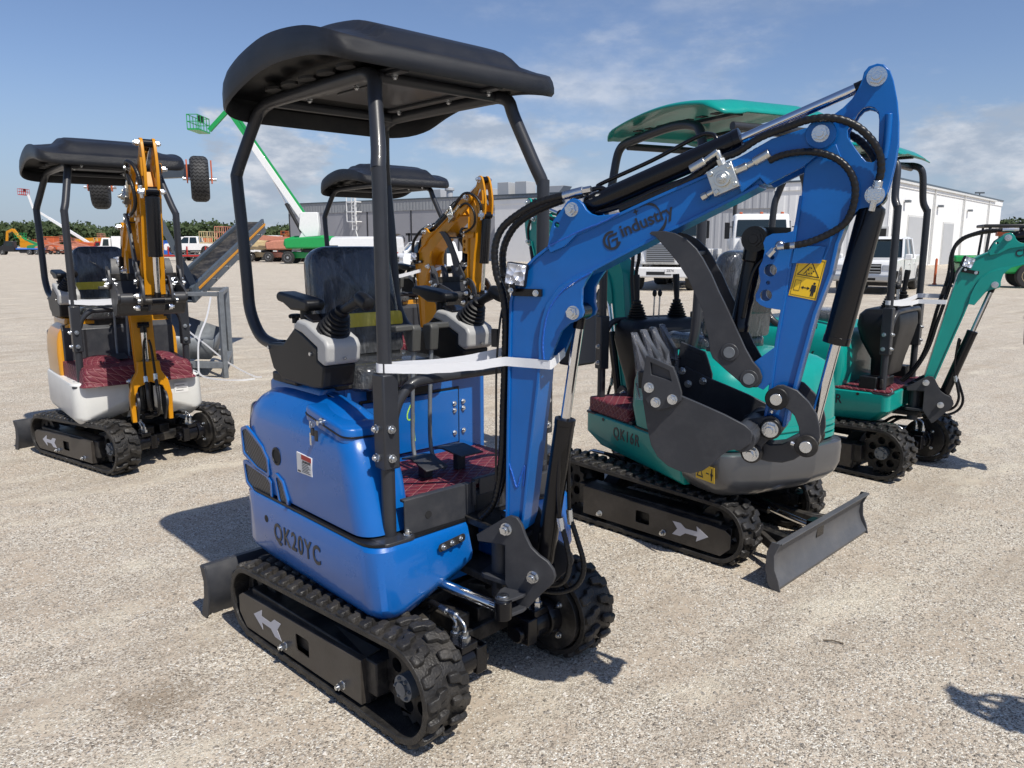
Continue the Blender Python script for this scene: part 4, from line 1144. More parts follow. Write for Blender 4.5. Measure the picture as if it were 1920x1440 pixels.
def posts(root, T, sleeve=True, col='tube', front=(.31, .37), top=(.20, .30, 2.15), rear=True, zfoot=.61, railmat=None, kink=1.84):
    fx_, fy_ = front
    r = .0245
    fr = None
    for s_ in (-1, 1):
        y = s_ * fy_
        w = MB(T)
        w.tube([(fx_, y, zfoot), (fx_, y, 1.2), (fx_, y, kink - .05), (fx_ - .005, y, kink), (fx_ - .03, y - s_ * .02, kink + .07), (top[0] + .012, s_ * (top[1] + .012), top[2] - .07), (top[0] - .008, s_ * top[1], top[2] - .01), (top[0] - .055, s_ * (top[1] - .005), top[2] + .012), (top[0] - .10, s_ * (top[1] - .005), top[2] + .014)], r, n=16, sm=5)
        p = w.build('canopy_post', M[col], root)
        if sleeve:
            w = MB(T); w.box(fx_ - .033, fx_ + .033, y - .031, y + .031, .86, 1.185)
            w.build('post_sleeve', M['tube'], p, bev=.006)
            w = MB(T)
            for z in (1.0, .90): w.nut((fx_ + .033, y - .004, z), (1, 0, 0), .0125, .012); w.nut((fx_ - .01, y + s_ * .031, z), (0, s_, 0), .0125, .012)
            w.build('bolt', M['zinc'], p)
        w = MB(T); w.plate(roundpoly([(fx_ - .06, y - .07, .03), (fx_ + .07, y - .07, .03), (fx_ + .07, y + .07, .03), (fx_ - .06, y + .07, .03)]), zfoot - .004, zfoot + .010)
        w.build('post_foot', M['tube'], p, bev=.003)
        w = MB(T); w.nut((fx_ - .035, y - .04, zfoot + .01), (0, 0, 1), .014, .016); w.nut((fx_ + .045, y + .045, zfoot + .01), (0, 0, 1), .014, .016)
        w.build('bolt', M['zinc'], p)
        if rear:
            w = MB(T)
            w.tube([(-.44, s_ * .345, 1.205), (-.52, s_ * .355, 1.205), (-.62, s_ * .365, 1.235), (-.69, s_ * .37, 1.33), (-.705, s_ * .37, 1.45), (-.72, s_ * .37, 1.65), (-.745, s_ * .37, 1.86), (-.745, s_ * .367, 1.90), (-.72, s_ * .345, 1.98), (-.665, s_ * .31, 2.11), (-.635, s_ * .298, 2.145), (-.58, s_ * .295, 2.16), (-.5, s_ * .295, 2.165), (top[0] - .09, s_ * .295, 2.165)], r, n=16, sm=5)
            w.build('canopy_post', M[col], root)
    w = MB(T)
    for x in (-.56, top[0] - .07): w.mark(); w.cyl((x, -.29, 2.165), (x, .29, 2.165), .02, n=14)
    w.build('canopy_crossbar', M[col], root)
    # grab rail across the front
    w = MB(T); a = fx_ + .012; yy = fy_ - .02
    w.tube([(a, -yy, 1.03), (a + .006, -yy + .02, 1.09), (a + .012, -yy + .07, 1.14), (a + .014, -yy + .14, 1.150), (a + .014, 0, 1.152), (a + .014, yy - .14, 1.150), (a + .012, yy - .07, 1.14), (a + .006, yy - .02, 1.09), (a, yy, 1.03)], .0185, n=14)
    w.build('grab_rail', M['tube'], root)

def joystick(parent, T, x, y, z, lx=.08, ly=0., h=.19, grip=True):
    w = MB(T)
    prof = []; k = 6
    for i in range(k):
        f = i / k; r0 = .062 * (1 - f) + .030 * f
        prof += [(.095 * f, r0), (.095 * (f + .55 / k), r0 + .002), (.095 * (f + .9 / k), r0 - .012)]
    prof += [(.10, .026), (.112, .026), (.116, .016)]
    d = Vector((lx * .45, ly * .4, h)).normalized()
    w.tubes((x, y, z), tuple(Vector((x, y, z)) + d * .12), [(0, .064)] + prof, n=18)
    b = w.build('joystick_boot', M['plastic'], parent, ang=25)
    p0 = Vector((x, y, z)) + d * .105; p1 = Vector((x + lx, y + ly, z + h))
    w = MB(T); dd = (p1 - p0).normalized(); Lg = (p1 - p0).length
    w.tubes(p0, p1, [(0, .015), (.03, .017), (Lg * .5, .0185), (Lg * .9, .021), (Lg, .020)], n=14)
    if grip:
        w.tubes(p1 + Vector((-.030, .002, .0)), p1 + Vector((.055, 0, .0)), [(0, .008), (.004, .020), (.02, .026), (.05, .028), (.075, .025), (.084, .012)], n=16)
    w.build('joystick', M['plastic'], b)

def seat(root, T, cx=0., x=-.40, z=1.12, w_=.19, film_=True):
    m = M['seatfilm'] if film_ else M['plastic']
    w = MB(T); w.push(TM(x, cx, z + .14) @ RY(-9)); rs = []
    for t, k in ((-.045, .90), (-.035, .975), (-.01, 1), (.025, 1), (.045, .96), (.055, .86)):
        po = roundpoly([(-w_ * 1.0, 0, .03), (w_ * 1.0, 0, .03), (w_ * .90, .34, .085), (-w_ * .90, .34, .085)], 6)
        rs.append([(t + .02 * (abs(a) / w_) ** 2 * (1 if t > 0 else 0), a * k, .17 + (c - .17) * k) for a, c in po])
    w.rings(rs); w.pop()
    bk = w.build('seat_back', m, root, ang=50)
    w = MB(T); w.push(TM(x + .015, cx, z + .02) @ RY(-4)); rs = []
    for t, k in ((-.05, .92), (0, 1), (.05, 1), (.075, .93)):
        po = roundpoly([(-w_ * 1.02, 0, .03), (w_ * 1.02, 0, .03), (w_ * 1.0, .165, .04), (-w_ * 1.0, .165, .04)], 5)
        rs.append([(t, a * k, .08 + (c - .08) * k) for a, c in po])
    w.rings(rs); w.pop()
    lb = w.build('lumbar_pad', M['cushfilm'], root, ang=50)
    w = MB(T); w.push(TM(x + .015, cx, z + .02) @ RY(-4)); rs = []
    for t, k in ((.0, 1.01), (.052, 1.015), (.078, .95)):
        po = roundpoly([(-w_ * 1.02, .12, .01), (w_ * 1.02, .12, .01), (w_ * 1.0, .178, .02), (-w_ * 1.0, .178, .02)], 4)
        rs.append([(t, a * k, c) for a, c in po])
    w.rings(rs); w.pop()
    w.build('yellow_trim', M['yellowfilm'], lb, ang=50)
    w = MB(T); rs = []
    for zz, k in ((z - .075, .92), (z - .06, 1), (z - .005, 1), (z + .018, .96), (z + .028, .86)):
        po = roundpoly([(x + .01, -w_ * 1.1, .04), (x + .40, -w_ * 1.1, .08), (x + .40, w_ * 1.1, .08), (x + .01, w_ * 1.1, .04)], 6)
        rs.append([(x + .2 + (a - x - .2) * k, cx + c * k, zz) for a, c in po])
    w.rings(rs); w.build('seat_cushion', M['cushfilm'], root, ang=50)
    w = MB(T); w.box(x + .03, x + .36, cx - .15, cx + .15, z - .12, z - .07); w.cyl((x + .36, cx - .02, z - .10), (x + .42, cx - .06, z - .115), .008)
    w.build('seat_base', M['chassis'], root, bev=.006)

CONS=[(-494,1218),(-354,1228),(-255,1299),(-196,1280),(-84,1234),(-86,1187),(-41,1171),(-62,1085),(-131,1077),(-252,1078),(-370,1081),(-452,1116),(-484,1180)]
CONG=[(-262,1293),(-226,1330),(-158,1322),(-25,1268),(-8,1245),(-15,1185),(-41,1171),(-86,1187),(-84,1234),(-196,1280)]
def console(root, T, s_, armrest=True):
    y0, y1 = (.262, .398)
    a, b = (s_ * y0, s_ * y1)
    w = MB(T); w.prism(mm(CONS), min(a, b), max(a, b))
    o = w.build('side_console', M['plastic'], root, bev=.010, seg=3)
    w = MB(T); w.prism(mm(CONG), min(a, b) - .004, max(a, b) + .004)
    w.prism([(-.262, 1.293), (-.226, 1.330), (-.20, 1.327), (-.23, 1.29)], min(a, b) - .004, max(a, b) + .004)
    c = w.build('console_cover', M['console'], o, bev=.014, seg=3)
    w = MB(T)
    for x, z in ((-.476, 1.20), (-.135, 1.207)): w.cyl((x, s_ * .398, z), (x, s_ * .404, z), .007, n=12)
    w.cyl((-.012, s_ * .33, 1.197), (-.004, s_ * .33, 1.197), .006, n=12)
    w.build('screws', M['zinc'], o)
    ym = s_ * .33
    w = MB(T); w.push(TM(-.185, ym, 1.330) @ RY(16)); w.box(-.035, .035, -.045, .045, 0, .008); w.pop()
    w.build('switch_panel', M['gloss'], c, bev=.003)
    joystick(o, T @ TM(-.085, ym, 1.285) @ RY(20), 0, 0, 0, .125, -s_ * .015, .185)
    if armrest:
        w = MB(T); w.cyl((-.285, ym, 1.31), (-.285, ym, 1.37), .022, n=14)
        w.build('armrest_post', M['plastic'], o)
        w = MB(T); w.prism([(-.455, 1.395), (-.450, 1.418), (-.43, 1.424), (-.27, 1.408), (-.205, 1.398), (-.200, 1.378), (-.215, 1.358), (-.34, 1.356), (-.40, 1.380), (-.44, 1.386)], ym - .040, ym + .040)
        w.build('armrest', M['plastic'], o, bev=.011, seg=3)

def decal_line(parent, T, pts, mt, name, wd=.006, y=0, th=.0008, axis='x'):
    """thin painted stroke lying on a wall x = const (axis x: points are (y, z)) or y = const (axis y: points are (x, z))"""
    w = MB(T); P = smooth_pts([(p[0], p[1], 0) for p in pts], 5)
    for i in range(len(P) - 1):
        t = (P[i + 1] - P[i]).normalized(); n = Vector((-t.y, t.x, 0)) * wd / 2
        q = [P[i] + n - t * wd * .2, P[i + 1] + n + t * wd * .2, P[i + 1] - n + t * wd * .2, P[i] - n - t * wd * .2]
        if axis == 'x': w.rings([[(y, a.x, a.y) for a in q], [(y + th, a.x, a.y) for a in q]])
        else: w.rings([[(a.x, y, a.y) for a in q], [(a.x, y + th, a.y) for a in q]])
    return w.build(name, mt, parent)

GR1=[(-599,848),(-560,862),(-501,839),(-425,805),(-385,765),(-378,709),(-480,717),(-592,756)]
GR2=[(-594,711),(-399,692),(-364,674),(-364,601),(-495,599),(-579,633)]
GR3=[(-314,719),(-264,697),(-222,615),(-287,620)]

def upper_a(root, T, col='blue', skirtcol=None, model='QK20YC', mat_over=False, hw=.47, canopy_ridges=False, marks=True, full=True, rails=True):
    paint = M[col + '_body']; sk = M[skirtcol or col + '_body']
    H = hw
    # lower skirt
    def fp(d, fr=.40):
        return roundpoly([(fr - d, -H - .02 + d, .09), (fr - d - .015, -.075, .004), (.24, -.075, .004), (.24, .075, .004), (fr - d - .015, .075, .004), (fr - d, H + .02 - d, .09), (-.66 + d, H + .02 - d, .17), (-.66 + d, -H - .02 + d, .17)], 6)
    def hood_outline(d): pass
    w = MB(T)
    lv = [(.297, .080, .405), (.315, .058, .41), (.375, .008, .42), (.40, 0, .42), (.595, 0, .392), (.607, .006, .388), (.611, .016, .385)]
    def zl(x, y, z):        # the bottom edge of the front panels rises towards the swing post
        if z < .42 and x > .2: z += .10 * min(max((.36 - abs(y)) / .22, 0), 1) * min((x - .2) / .12, 1)
        return z
    if mat_over: lv = [(z + (.03 if z > .5 else 0), d, fr) for z, d, fr in lv]
    w.rings([[(a, c, zl(a, c, z)) for a, c in fp(d, fr)] for z, d, fr in lv])
    o = w.build('lower_skirt', sk, root, bev=.004, ang=30)
    w = MB(T); w.plate(fp(.008, .39), .6105, .6195); w.build('seam', M['plastic'], o)
    for s_ in ((-1,) if marks else ()):
        w = MB(T @ TM(.4085, 0, 0)); w.push(Matrix(((0, 1, 0, 0), (1, 0, 0, 0), (0, 0, 1, 0), (0, 0, 0, 1))))
        w.prism(roundpoly([(-.235, .545, .014), (-.115, .56, .014), (-.115, .59, .014), (-.235, .575, .014)], 4), -.001, .0015); w.pop()
        sl = w.build('access_slot', M['darkvoid'], o)
        w = MB(T)
        for k in range(3): w.nut((.410, -.215 + .04 * k, .563 + .005 * k), (1, 0, 0), .010, .008)
        w.build('bolt', M['zinc'], sl)
    # rear counterweight strip
    w = MB(T); w.prism([(-.72, .42), (-.735, .55), (-.72, .85), (-.69, .95), (-.64, .95), (-.64, .40), (-.68, .36)], -.40, .40)
    w.build('counterweight', M['cw'], root, bev=.03, seg=4)
    # engine hood: L-shaped in plan, near-side lobe reaching forward
    def hp(d, e=0):
        if mat_over: return [(-.67 + d, -H + d, .20), (-.09, -H + d, .03), (-.09, -.265, .01), (-.11, -.265, .01), (-.11, .38, .02), (-.11, H - d, .04), (-.67 + d, H - d, .20)]
        return [(-.67 + d, -H + d, .20), (.265 - d - e, -H + d, .085), (.265 - d - e, -.265 - d * .3, .05), (-.15, -.265 - d * .3, .03), (-.15, .38, .02), (-.15, H - d, .06), (-.67 + d, H - d, .20)]
    lv = [(.6195, .012, -.045), (.628, .0, -.053), (.66, -.002, -.04), (.80, -.006, 0.), (.90, 0., .03), (.955, .012, .055), (.99, .035, .085), (1.02, .07, .14), (1.045, .115, .22), (1.06, .17, .30)]
    w = MB(T); w.rings([[(a, c, z) for a, c in roundpoly([(q[0], q[1], q[2]) for q in hp(d, e)], 6)] for z, d, e in lv])
    hd = w.build('engine_hood', paint, root, bev=.004, ang=50)
    # raised inner deck under the seat
    w = MB(T); w.rings([[(a, c, z) for a, c in roundpoly([(-.60 + d, -.36 + d, .06), (-.14, -.36 + d, .02), (-.14, .36 - d, .02), (-.60 + d, .36 - d, .06)], 5)] for z, d in ((.95, 0), (1.045, 0), (1.065, .012))])
    w.build('seat_deck', paint, hd, bev=.004)
    w = MB(T); w.box(-.52, -.12, -.30, .30, 1.055, 1.085); w.box(-.50, -.30, -.38, .38, 1.06, 1.10)
    w.build('seat_plinth', M['chassis'], hd, bev=.008)
    if mat_over:
        w = MB(T); w.prism([(0, 0)] * 0 or [(-.11, .67), (-.075, .67), (-.075, .98), (-.11, 1.02)], -H + .035, H - .035); fp_ = w.build('front_panel', M['gun'], hd, bev=.004)
        w = MB(T)
        for s_ in (-1, 1): w.mark(); w.box(-.076, -.070, s_ * .235, s_ * .25, .68, .98)
        w.build('panel_gap', M['ink'], fp_)
    # tool-box lid on the lobe
    w = MB(T); lid = roundpoly([(-.10, -.455, .02), (.19, -.462, .05), (.215, -.29, .04), (-.04, -.28, .03)], 5)
    zl2 = lambda x: 1.028 - .165 * (x + .10)
    w.rings([[(x + (k - 1) * (x - .06), y + (k - 1) * (y + .37), zl2(x) + z) for x, y in lid] for k, z in ((1.03, -.030), (1.03, -.024))])
    if not mat_over: w.build('lid_gasket', M['plastic'], hd)
    w = MB(T)
    w.rings([[(x + (k - 1) * (x - .06), y + (k - 1) * (y + .37), zl2(x) + z) for x, y in lid] for k, z in ((1.0, -.05), (1.0, -.008), (.97, .002), (.9, .006))])
    ld = hd if mat_over else w.build('hood_lid', paint, hd, bev=.003, ang=45)
    if marks:
        kx, ky, kz = .045, -.462, .988
        w = MB(T); w.mark(); w.cyl((kx, -.45, kz), (kx, ky - .008, kz + .004), .013, n=14); w.cyl((kx, ky - .008, kz), (kx, ky - .020, kz), .009, n=12)
        w.mark(); w.box(kx - .002, kx + .002, ky - .05, ky - .03, kz - .012, kz + .012); w.tube([(kx, ky - .045, kz + .01), (kx + .014, ky - .05, kz), (kx, ky - .045, kz - .014), (kx - .012, ky - .04, kz), (kx, ky - .045, kz + .01)], .0012, sm=3)
        w.box(kx - .042, kx - .03, ky - .030, ky - .028, kz - .085, kz - .04)
        w.build('ignition_key', M['zinc'], ld)
        w = MB(T); w.box(kx - .032, kx - .008, ky - .032, ky - .026, kz - .048, kz - .018); w.box(kx + .006, kx + .026, ky - .038, ky - .032, kz - .06, kz - .02)
        w.build('key_fob', M['ink'], ld, bev=.003)
    # side grilles, filler opening, label
    ys = -H - .004
    if marks:
        for g in (GR1, GR2, GR3):
            p = mm(g); big = offset_plate(p, .013)
            w = MB(T); w.prism(roundpoly([(a, c, .02) for a, c in big], 4), ys - .006, ys + .004, [roundpoly([(a, c, .014) for a, c in p], 4)])
            gf = w.build('grille_frame', paint, hd, bev=.003)
            w = MB(T); w.prism(roundpoly([(a, c, .014) for a, c in p], 4), ys - .002, ys + .002); w.build('grille_mesh', M['mesh'], gf)
        w = MB(T); w.tubes((-.301, ys + .01, .796), (-.301, ys - .006, .796), [(0, .036), (.014, .036), (.016, .028), (.010, .026), (.004, .022)], n=24); w.build('filler_opening', M['plastic'], hd)
        w = MB(T); w.tubes((-.301, ys + .01, .796), (-.301, ys - .0, .796), [(0, .027), (.0125, .0275), (.0127, .012)], n=24); w.build('filler_recess', M['darkvoid'], hd)  # near-black disc paints the shade inside the filler opening
        w = MB(T); w.prism([(-.131, .849), (-.020, .845), (-.020, .775), (-.131, .772)], ys - .0035, ys + .003)
        lb = w.build('fuel_label', M['label'], hd)
        w = MB(T); w.prism([(-.095, .846), (-.022, .843), (-.022, .826), (-.095, .828)], ys - .0042, ys - .0035); w.build('warning_band', M['red'], lb)
        w = MB(T)
        for k in range(7): w.box(-.092, -.030 - .008 * (k % 3), ys - .0042, ys - .0035, .780 + .0060 * k, .7825 + .0060 * k)
        w.build('fine_print', M['inkgrey'], lb)
        text('FILLING FUEL', 'label_heading', M['ink'], lb, T @ face_y(-.057, ys - .0040, .8205), .010, .0006, .0004)
        text('DIESEL', 'label_text', M['ink'], lb, T @ face_y(-.113, ys - .0040, .779), .008, .0006, .0004)
        w = MB(T); w.cyl((-.39, -H - .012, .522), (-.39, -H - .0215, .522), .015, n=18); w.build('plug_hole', M['darkvoid'], o)
        text(model, 'model_lettering', M['inkgrey'], o, T @ face_y(-.143, -H - .0210, .487, rot=0), .100, .0016, .0008, sx=.86, space=1.2, heavy=.0026)
    # seat base front wall with door
    w = MB(T); w.box(-.16, -.135, -.262, H - .02, .70, 1.06); wl = w.build('seat_box', M['gun'] if mat_over else paint, root, bev=.004)
    w = MB(T); w.prism([(0, 0)] * 0 or [(-.135, .75), (-.135, 1.0), (-.129, 1.0), (-.129, .75)], -.20, .30); w.build('door_gasket', M['plastic'], wl)
    w = MB(T); w.box(-.13, -.120, -.19, .29, .755, .99); dr = w.build('access_door', M['gun'] if mat_over else paint, wl, bev=.004)
    w = MB(T)
    for z in (.93, .90, .80): w.nut((-.120, .265, z), (1, 0, 0), .009, .006); w.nut((-.133, .325, z), (1, 0, 0), .009, .006)
    w.build('bolt', M['zinc'], dr)
    if marks:
        for pts in ([(-.135, .935), (-.10, .939), (-.065, .936)], [(-.135, .895), (-.10, .898), (-.065, .896)], [(-.135, .855), (-.10, .857), (-.06, .858)], [(.035, .955), (.018, .92), (.022, .895), (.05, .898)], [(.05, .955), (.052, .90), (.050, .85), (.053, .80)]):
            decal_line(dr, T, pts, M['neon'], 'marker_writing', .006, -.1195)
    # floor with quilted mat
    w = MB(T); w.box(-.14, .35, -.30, H - .03, .60, .705)
    fl = w.build('floor', M['gun'], root, bev=.004)
    w = MB(T)
    if mat_over:
        rs = []
        for z, d in ((.615, -.03), (.635, -.01), (.72, 0), (.745, .015), (.75, .05)):
            rs.append([(a, c, z) for a, c in roundpoly([(-.13, -H + .02 - d * 0, .02), (.43 - d, -H + .06 + d, .05), (.43 - d, H - .06 - d, .05), (-.13, H - .02, .02)], 5)])
        w.rings(rs)
        for s_ in (-1, 1): w.sph((.12, s_ * .2, .735), .15, sc=(1.2, 1.0, .42))
    else:
        w.plate(roundpoly([(-.132, -.255, .01), (.322, -.255, .01), (.322, H - .06, .03), (-.132, H - .06, .01)], 3), .705, .722)
    w.build('floor_mat', M['quilt'], fl, bev=.004)
    if not mat_over:
        # kick plates across the front
        w = MB(T); w.box(.345, .353, -.335, -.035, .616, .745); w.box(.325, .345, -.335, -.035, .735, .745); w.box(.352, .356, .0, .30, .62, .755); w.box(.33, .352, -.02, .36, .735, .755)
        w.box(.345, .36, -.035, -.02, .66, .75)
        kp = w.build('kick_plate', M['gun'], root, bev=.002)
        w = MB(T); w.cyl((.353, -.235, .672), (.3545, -.235, .672), .014, n=18); w.build('plate_hole', M['darkvoid'], kp)
        w = MB(T); w.box(.34, .357, -.02, .12, .625, .70); w.box(.22, .34, -.08, .09, .60, .66); w.build('hose_opening', M['darkvoid'], kp, bev=.01)
    # pedals and travel levers
    for k, y in ((0, -.055), (1, .03)):
        w = MB(T)
        w.tube([(.11, y, .735), (.05, y, .76), (.02, y + .002, .80), (.012, y + .004, .90), (.02, y + .006, 1.12), (.03, y + .008, 1.235)], .0085, n=10)
        lv_ = w.build('travel_lever', M['steel'], root)
        w = MB(T); w.prism([(.012, 1.20), (.045, 1.20), (.055, 1.29), (.045, 1.305), (-.0, 1.30), (-.006, 1.285)], y - .012, y + .028)
        e = -1 if k == 0 else 1
        w.prism([(.0, 1.283), (.048, 1.283), (.046, 1.306), (.0, 1.304)], min(y, y + e * .085), max(y, y + e * .085))
        w.build('lever_handle', M['grip'], lv_, bev=.006, seg=3)
    w = MB(T)
    w.prism([(.03, .79), (.09, .80), (.19, .772), (.19, .766), (.09, .794), (.03, .782)], -.12, -.015); w.box(.09, .13, -.085, -.045, .722, .79)
    w.prism([(.03, .805), (.08, .812), (.20, .80), (.20, .794), (.08, .804), (.03, .797)], .04, .155); w.box(.10, .13, .08, .12, .722, .80)
    w.build('pedal', M['gun'], root, bev=.002)
    seat(root, T, -.015, -.455, 1.12, .205)
    for s_ in (-1, 1): console(root, T, s_)
    w = MB(T); w.cyl((-.43, -.30, 1.22), (-.43, -.30, 1.30), .007); ks = w.build('throttle_stem', M['zinc'], root)
    w = MB(T); w.cyl((-.43, -.30, 1.295), (-.43, -.30, 1.315), .014)
    for k in range(6): w.sph((-.43 + .019 * math.cos(k * 1.047), -.30 + .019 * math.sin(k * 1.047), 1.322), .009, 8, 6)
    w.cyl((-.43, -.30, 1.315), (-.43, -.30, 1.332), .018); w.build('throttle_knob', M['plastic'], ks)
    posts(root, T)
    canopy_black(root, T, canopy_ridges)
    # slew motor cover and swing cylinder
    w = MB(T); w.cyl((.12, -.24, .40), (.30, -.20, .40), .03); w.box(.23, .56, -.07, .07, .40, .43); w.box(.23, .56, -.07, .07, .60, .63); w.box(.23, .26, -.12, .12, .38, .63)
    w.cyl((.53, 0, .36), (.53, 0, .66), .04, n=20)
    w.build('swing_post', M['chassis'], root, bev=.005)

def swing_cyl(root, T, a, b):
    a = Vector(a); b = Vector(b); d = (b - a).normalized()
    w = MB(T); w.cyl(a, a + d * .10, .028, n=18); o = w.build('swing_cylinder', M['gloss'], root)
    w = MB(T); w.cyl(a + d * .10, b - d * .02, .019, n=18); w.build('piston_rod', M['chrome'], o)
    w = MB(T); w.cyl(b - Vector((0, 0, .032)), b + Vector((0, 0, .032)), .030, n=20); w.cyl(b - d * .05, b, .019)
    w.build('rod_eye', M['gloss'], o, bev=.002)

# ---------------- tilted-dash model (teal) ----------------
def canopy_teal(root, T):
    x0, x1, hw = -.58, .42, .40
    w = MB(T); rs = []
    nx, ny = 28, 20
    def z(x, y):
        f = (x - x0) / (x1 - x0)
        zz = 2.325 - .26 * (f - .45) ** 2
        if f > .90: zz -= .9 * (f - .90) ** 1.4
        if f < .12: zz -= 1.2 * (.12 - f) ** 1.5
        a = max(0, abs(y) - hw + .07) / .07; zz -= .022 * a * a
        b = min(max((.27 - abs(y)) / .05, 0), 1); zz += .012 * b * b * (3 - 2 * b)
        return zz
    for i in range(nx + 1):
        x = x0 + (x1 - x0) * i / nx
        e = min(i, nx - i) / 3.; hh = hw - .04 * max(0, 1 - e) ** 2
        rs.append([(x, -hh + 2 * hh * j / ny, z(x, -hh + 2 * hh * j / ny)) for j in range(ny + 1)])
    w.rings(rs, cap=False, close=False)
    o = w.build('canopy', M['teal'], root, ang=60, solid=.008)
    w = MB(T)
    for s_ in (-1, 1): w.bar((-.50, s_ * .20, 2.235), (.34, s_ * .20, 2.235), .05, .016)
    for k in range(7): w.box(-.42 + .11 * k, -.37 + .11 * k, -.27, -.23, 2.245, 2.25); w.box(-.42 + .11 * k, -.37 + .11 * k, .23, .27, 2.245, 2.25)
    w.build('roof_bracing', M['chassis'], o)

def upper_b(root, T, marks=True, mat_box=True):
    H = .43
    paint = M['teal']
    w = MB(T)
    fp = lambda d, e=0: roundpoly([(.50 - d - e, -H + d + e * .6, .05), (.50 - d - e, -.10, .01), (.36, -.10, .01), (.36, .10, .01), (.50 - d - e, .10, .01), (.50 - d - e, H - d - e * .6, .05), (-.46, H - d, .02), (-.46, -H + d, .02)], 5)
    w.rings([[(a, c, z) for a, c in fp(d, e)] for z, d, e in ((.375, .02, .10), (.39, .006, .075), (.47, 0, .0), (.585, 0, 0), (.592, .006, 0))])
    sk = w.build('lower_skirt', paint, root, bev=.004, ang=30)
    if marks:
        for s_ in (-1, 1):
            text('QK16R', 'model_lettering', M['inkgrey'], sk, T @ face_y(.05, s_ * (H + .0008), .520, s_), .088, .0016, .0008, sx=.86, space=1.2, heavy=.0026)
            w = MB(T); w.tubes((.29, s_ * (H - .003), .575 - .0), (.29, s_ * (H + .003), .575), [(0, .011), (.006, .011), (.004, .006)], n=14); w.build('plug', M['ink'], sk)
    # counterweight
    cf = lambda d: roundpoly([(-.45, -H - .012 + d, .02), (-.45, H + .012 - d, .02), (-.755 + d, H + .01 - d, .14), (-.80 + d, .15, .1), (-.80 + d, -.15, .1), (-.755 + d, -H - .01 + d, .14)], 9)
    w = MB(T); w.rings([[(a, c, z) for a, c in cf(d)] for z, d in ((.345, .15), (.36, .10), (.385, .055), (.43, .018), (.48, .002), (.56, 0), (.595, .004), (.602, .02))])
    cw = w.build('counterweight', M['cw'], root, bev=.004, ang=50)
    # hood
    hx = .02 if mat_box else .17
    hf = lambda d: roundpoly([(hx - d * 1.6, -H + d, .07), (hx - d * 1.6, H - d, .07), (-.70 + d, H - d, .18), (-.765 + d, .15, .1), (-.765 + d, -.15, .1), (-.70 + d, -H + d, .18)], 8)
    w = MB(T); w.rings([[(a, c, z) for a, c in hf(d)] for z, d in ((.60, .01), (.72, -.004), (.86, 0), (.95, .012), (1.0, .035), (1.03, .08), (1.05, .14), (1.06, .20))])
    hd = w.build('engine_hood', paint, root, bev=.004, ang=50)
    for k in range(3):
        w = MB(T); ro = hf(-.008)
        w.rings([[(min(a, -.18), c, z) for a, c in ro] for z in (.618 + .034 * k, .624 + .034 * k, .636 + .034 * k, .640 + .034 * k)]); w.build('hood_rib', paint, hd)
    w = MB(T); w.plate(hf(.004), .592, .602); w.build('seam', M['plastic'], hd)
    w = MB(T)
    for s_ in (-1, 1):
        for k in range(4):
            x = -.22 + .045 * k; w.mark(); w.prism([(x, .77), (x + .012, .77), (x + .05, .85), (x + .038, .85)], s_ * (H - .004), s_ * (H + .004))
    w.build('vent_slot', M['darkvoid'], hd)
    if marks:
        for s_ in (1,):
            w = MB(T); w.cyl((-.40, s_ * (H - .05), .80), (-.40, s_ * (H + .0), .80), .045, n=28)
        w = MB(T @ TM(-.655, H + .0125, .50)); w.prism([(-.075, -.038), (.065, -.042), (.07, .036), (-.07, .04)], 0, .001)
        sk_ = w.build('warning_sticker', M['stick'], cw)
        w = MB(T @ TM(-.655, H + .0125, .50))
        for q in ([(.01, -.03), (.06, -.03), (.035, .03)],): w.prism(q, .001, .0016, [[(.020, -.023), (.050, -.023), (.035, .015)]])
        w.prism([(-.055, -.03), (-.047, -.03), (-.047, .03), (-.055, .03)], .001, .0016); w.prism([(-.062, .005), (-.040, .005), (-.044, -.008), (-.058, -.008)], .001, .0016); w.prism([(-.03, -.003), (-.01, -.003), (-.01, .003), (-.03, .003)], .001, .0016)
        w.build('pictogram', M['ink'], sk_)
        for pts in ([(-.47, .76), (-.472, .70), (-.465, .665), (-.44, .668), (-.415, .68)],): decal_line(hd, T, pts, M['neon'], 'marker_writing', .007, H + .002, .0015, axis='y')
        # round badge on the rear flank
        Tb = T @ TM(-.764, -.03, .88) @ RZ(90)
        w = MB(Tb); w.cyl((0, -.0, 0), (0, .009, 0), .045, n=28); bd = w.build('badge', M['ink'], hd)
        text('CFG', 'badge_lettering', M['teal'], bd, Tb @ face_y(0, .0095, 0, 1), .042, .0012, .001)
    # floor mat box at the front
    w = MB(T); w.box(.02, .47, -H + .02, H - .02, .585, .61); fl = w.build('floor', M['gun'], root)
    w = MB(T); w.plate(roundpoly([(.05, -H + .012, .02), (.485, -H + .012, .03), (.485, H - .012, .03), (.05, H - .012, .02)], 4), .596, .685 if mat_box else .612)
    w.build('floor_mat', M['quilt'], fl, bev=.012 if mat_box else .004, seg=3)
    if not mat_box:
        w = MB(T)
        for s_ in (-1, 1): w.mark(); w.box(.28, .40, s_ * .30, s_ * .40, .60, .70)
        w.build('foot_step', M['plastic'], root, bev=.008)
    # dash with joysticks
    w = MB(T); w.rings([[(a, c, z) for a, c in roundpoly([(.28 - e, -.27 + d, .07), (.47 - d, -.27 + d, .06), (.47 - d, .27 - d, .06), (.28 - e, .27 - d, .07)], 5)] for z, d, e in ((.68, .07, .0), (.80, .05, .0), (.93, .02, .07), (1.04, 0, .10), (1.12, .004, .09), (1.155, .03, .06), (1.165, .06, .03))])
    ds = w.build('dash', M['plastic'], root, bev=.004)
    for s_ in (-1, 1): joystick(ds, T, .37, s_ * .15, 1.16, .02, 0, .27, grip=False)
    w = MB(T)
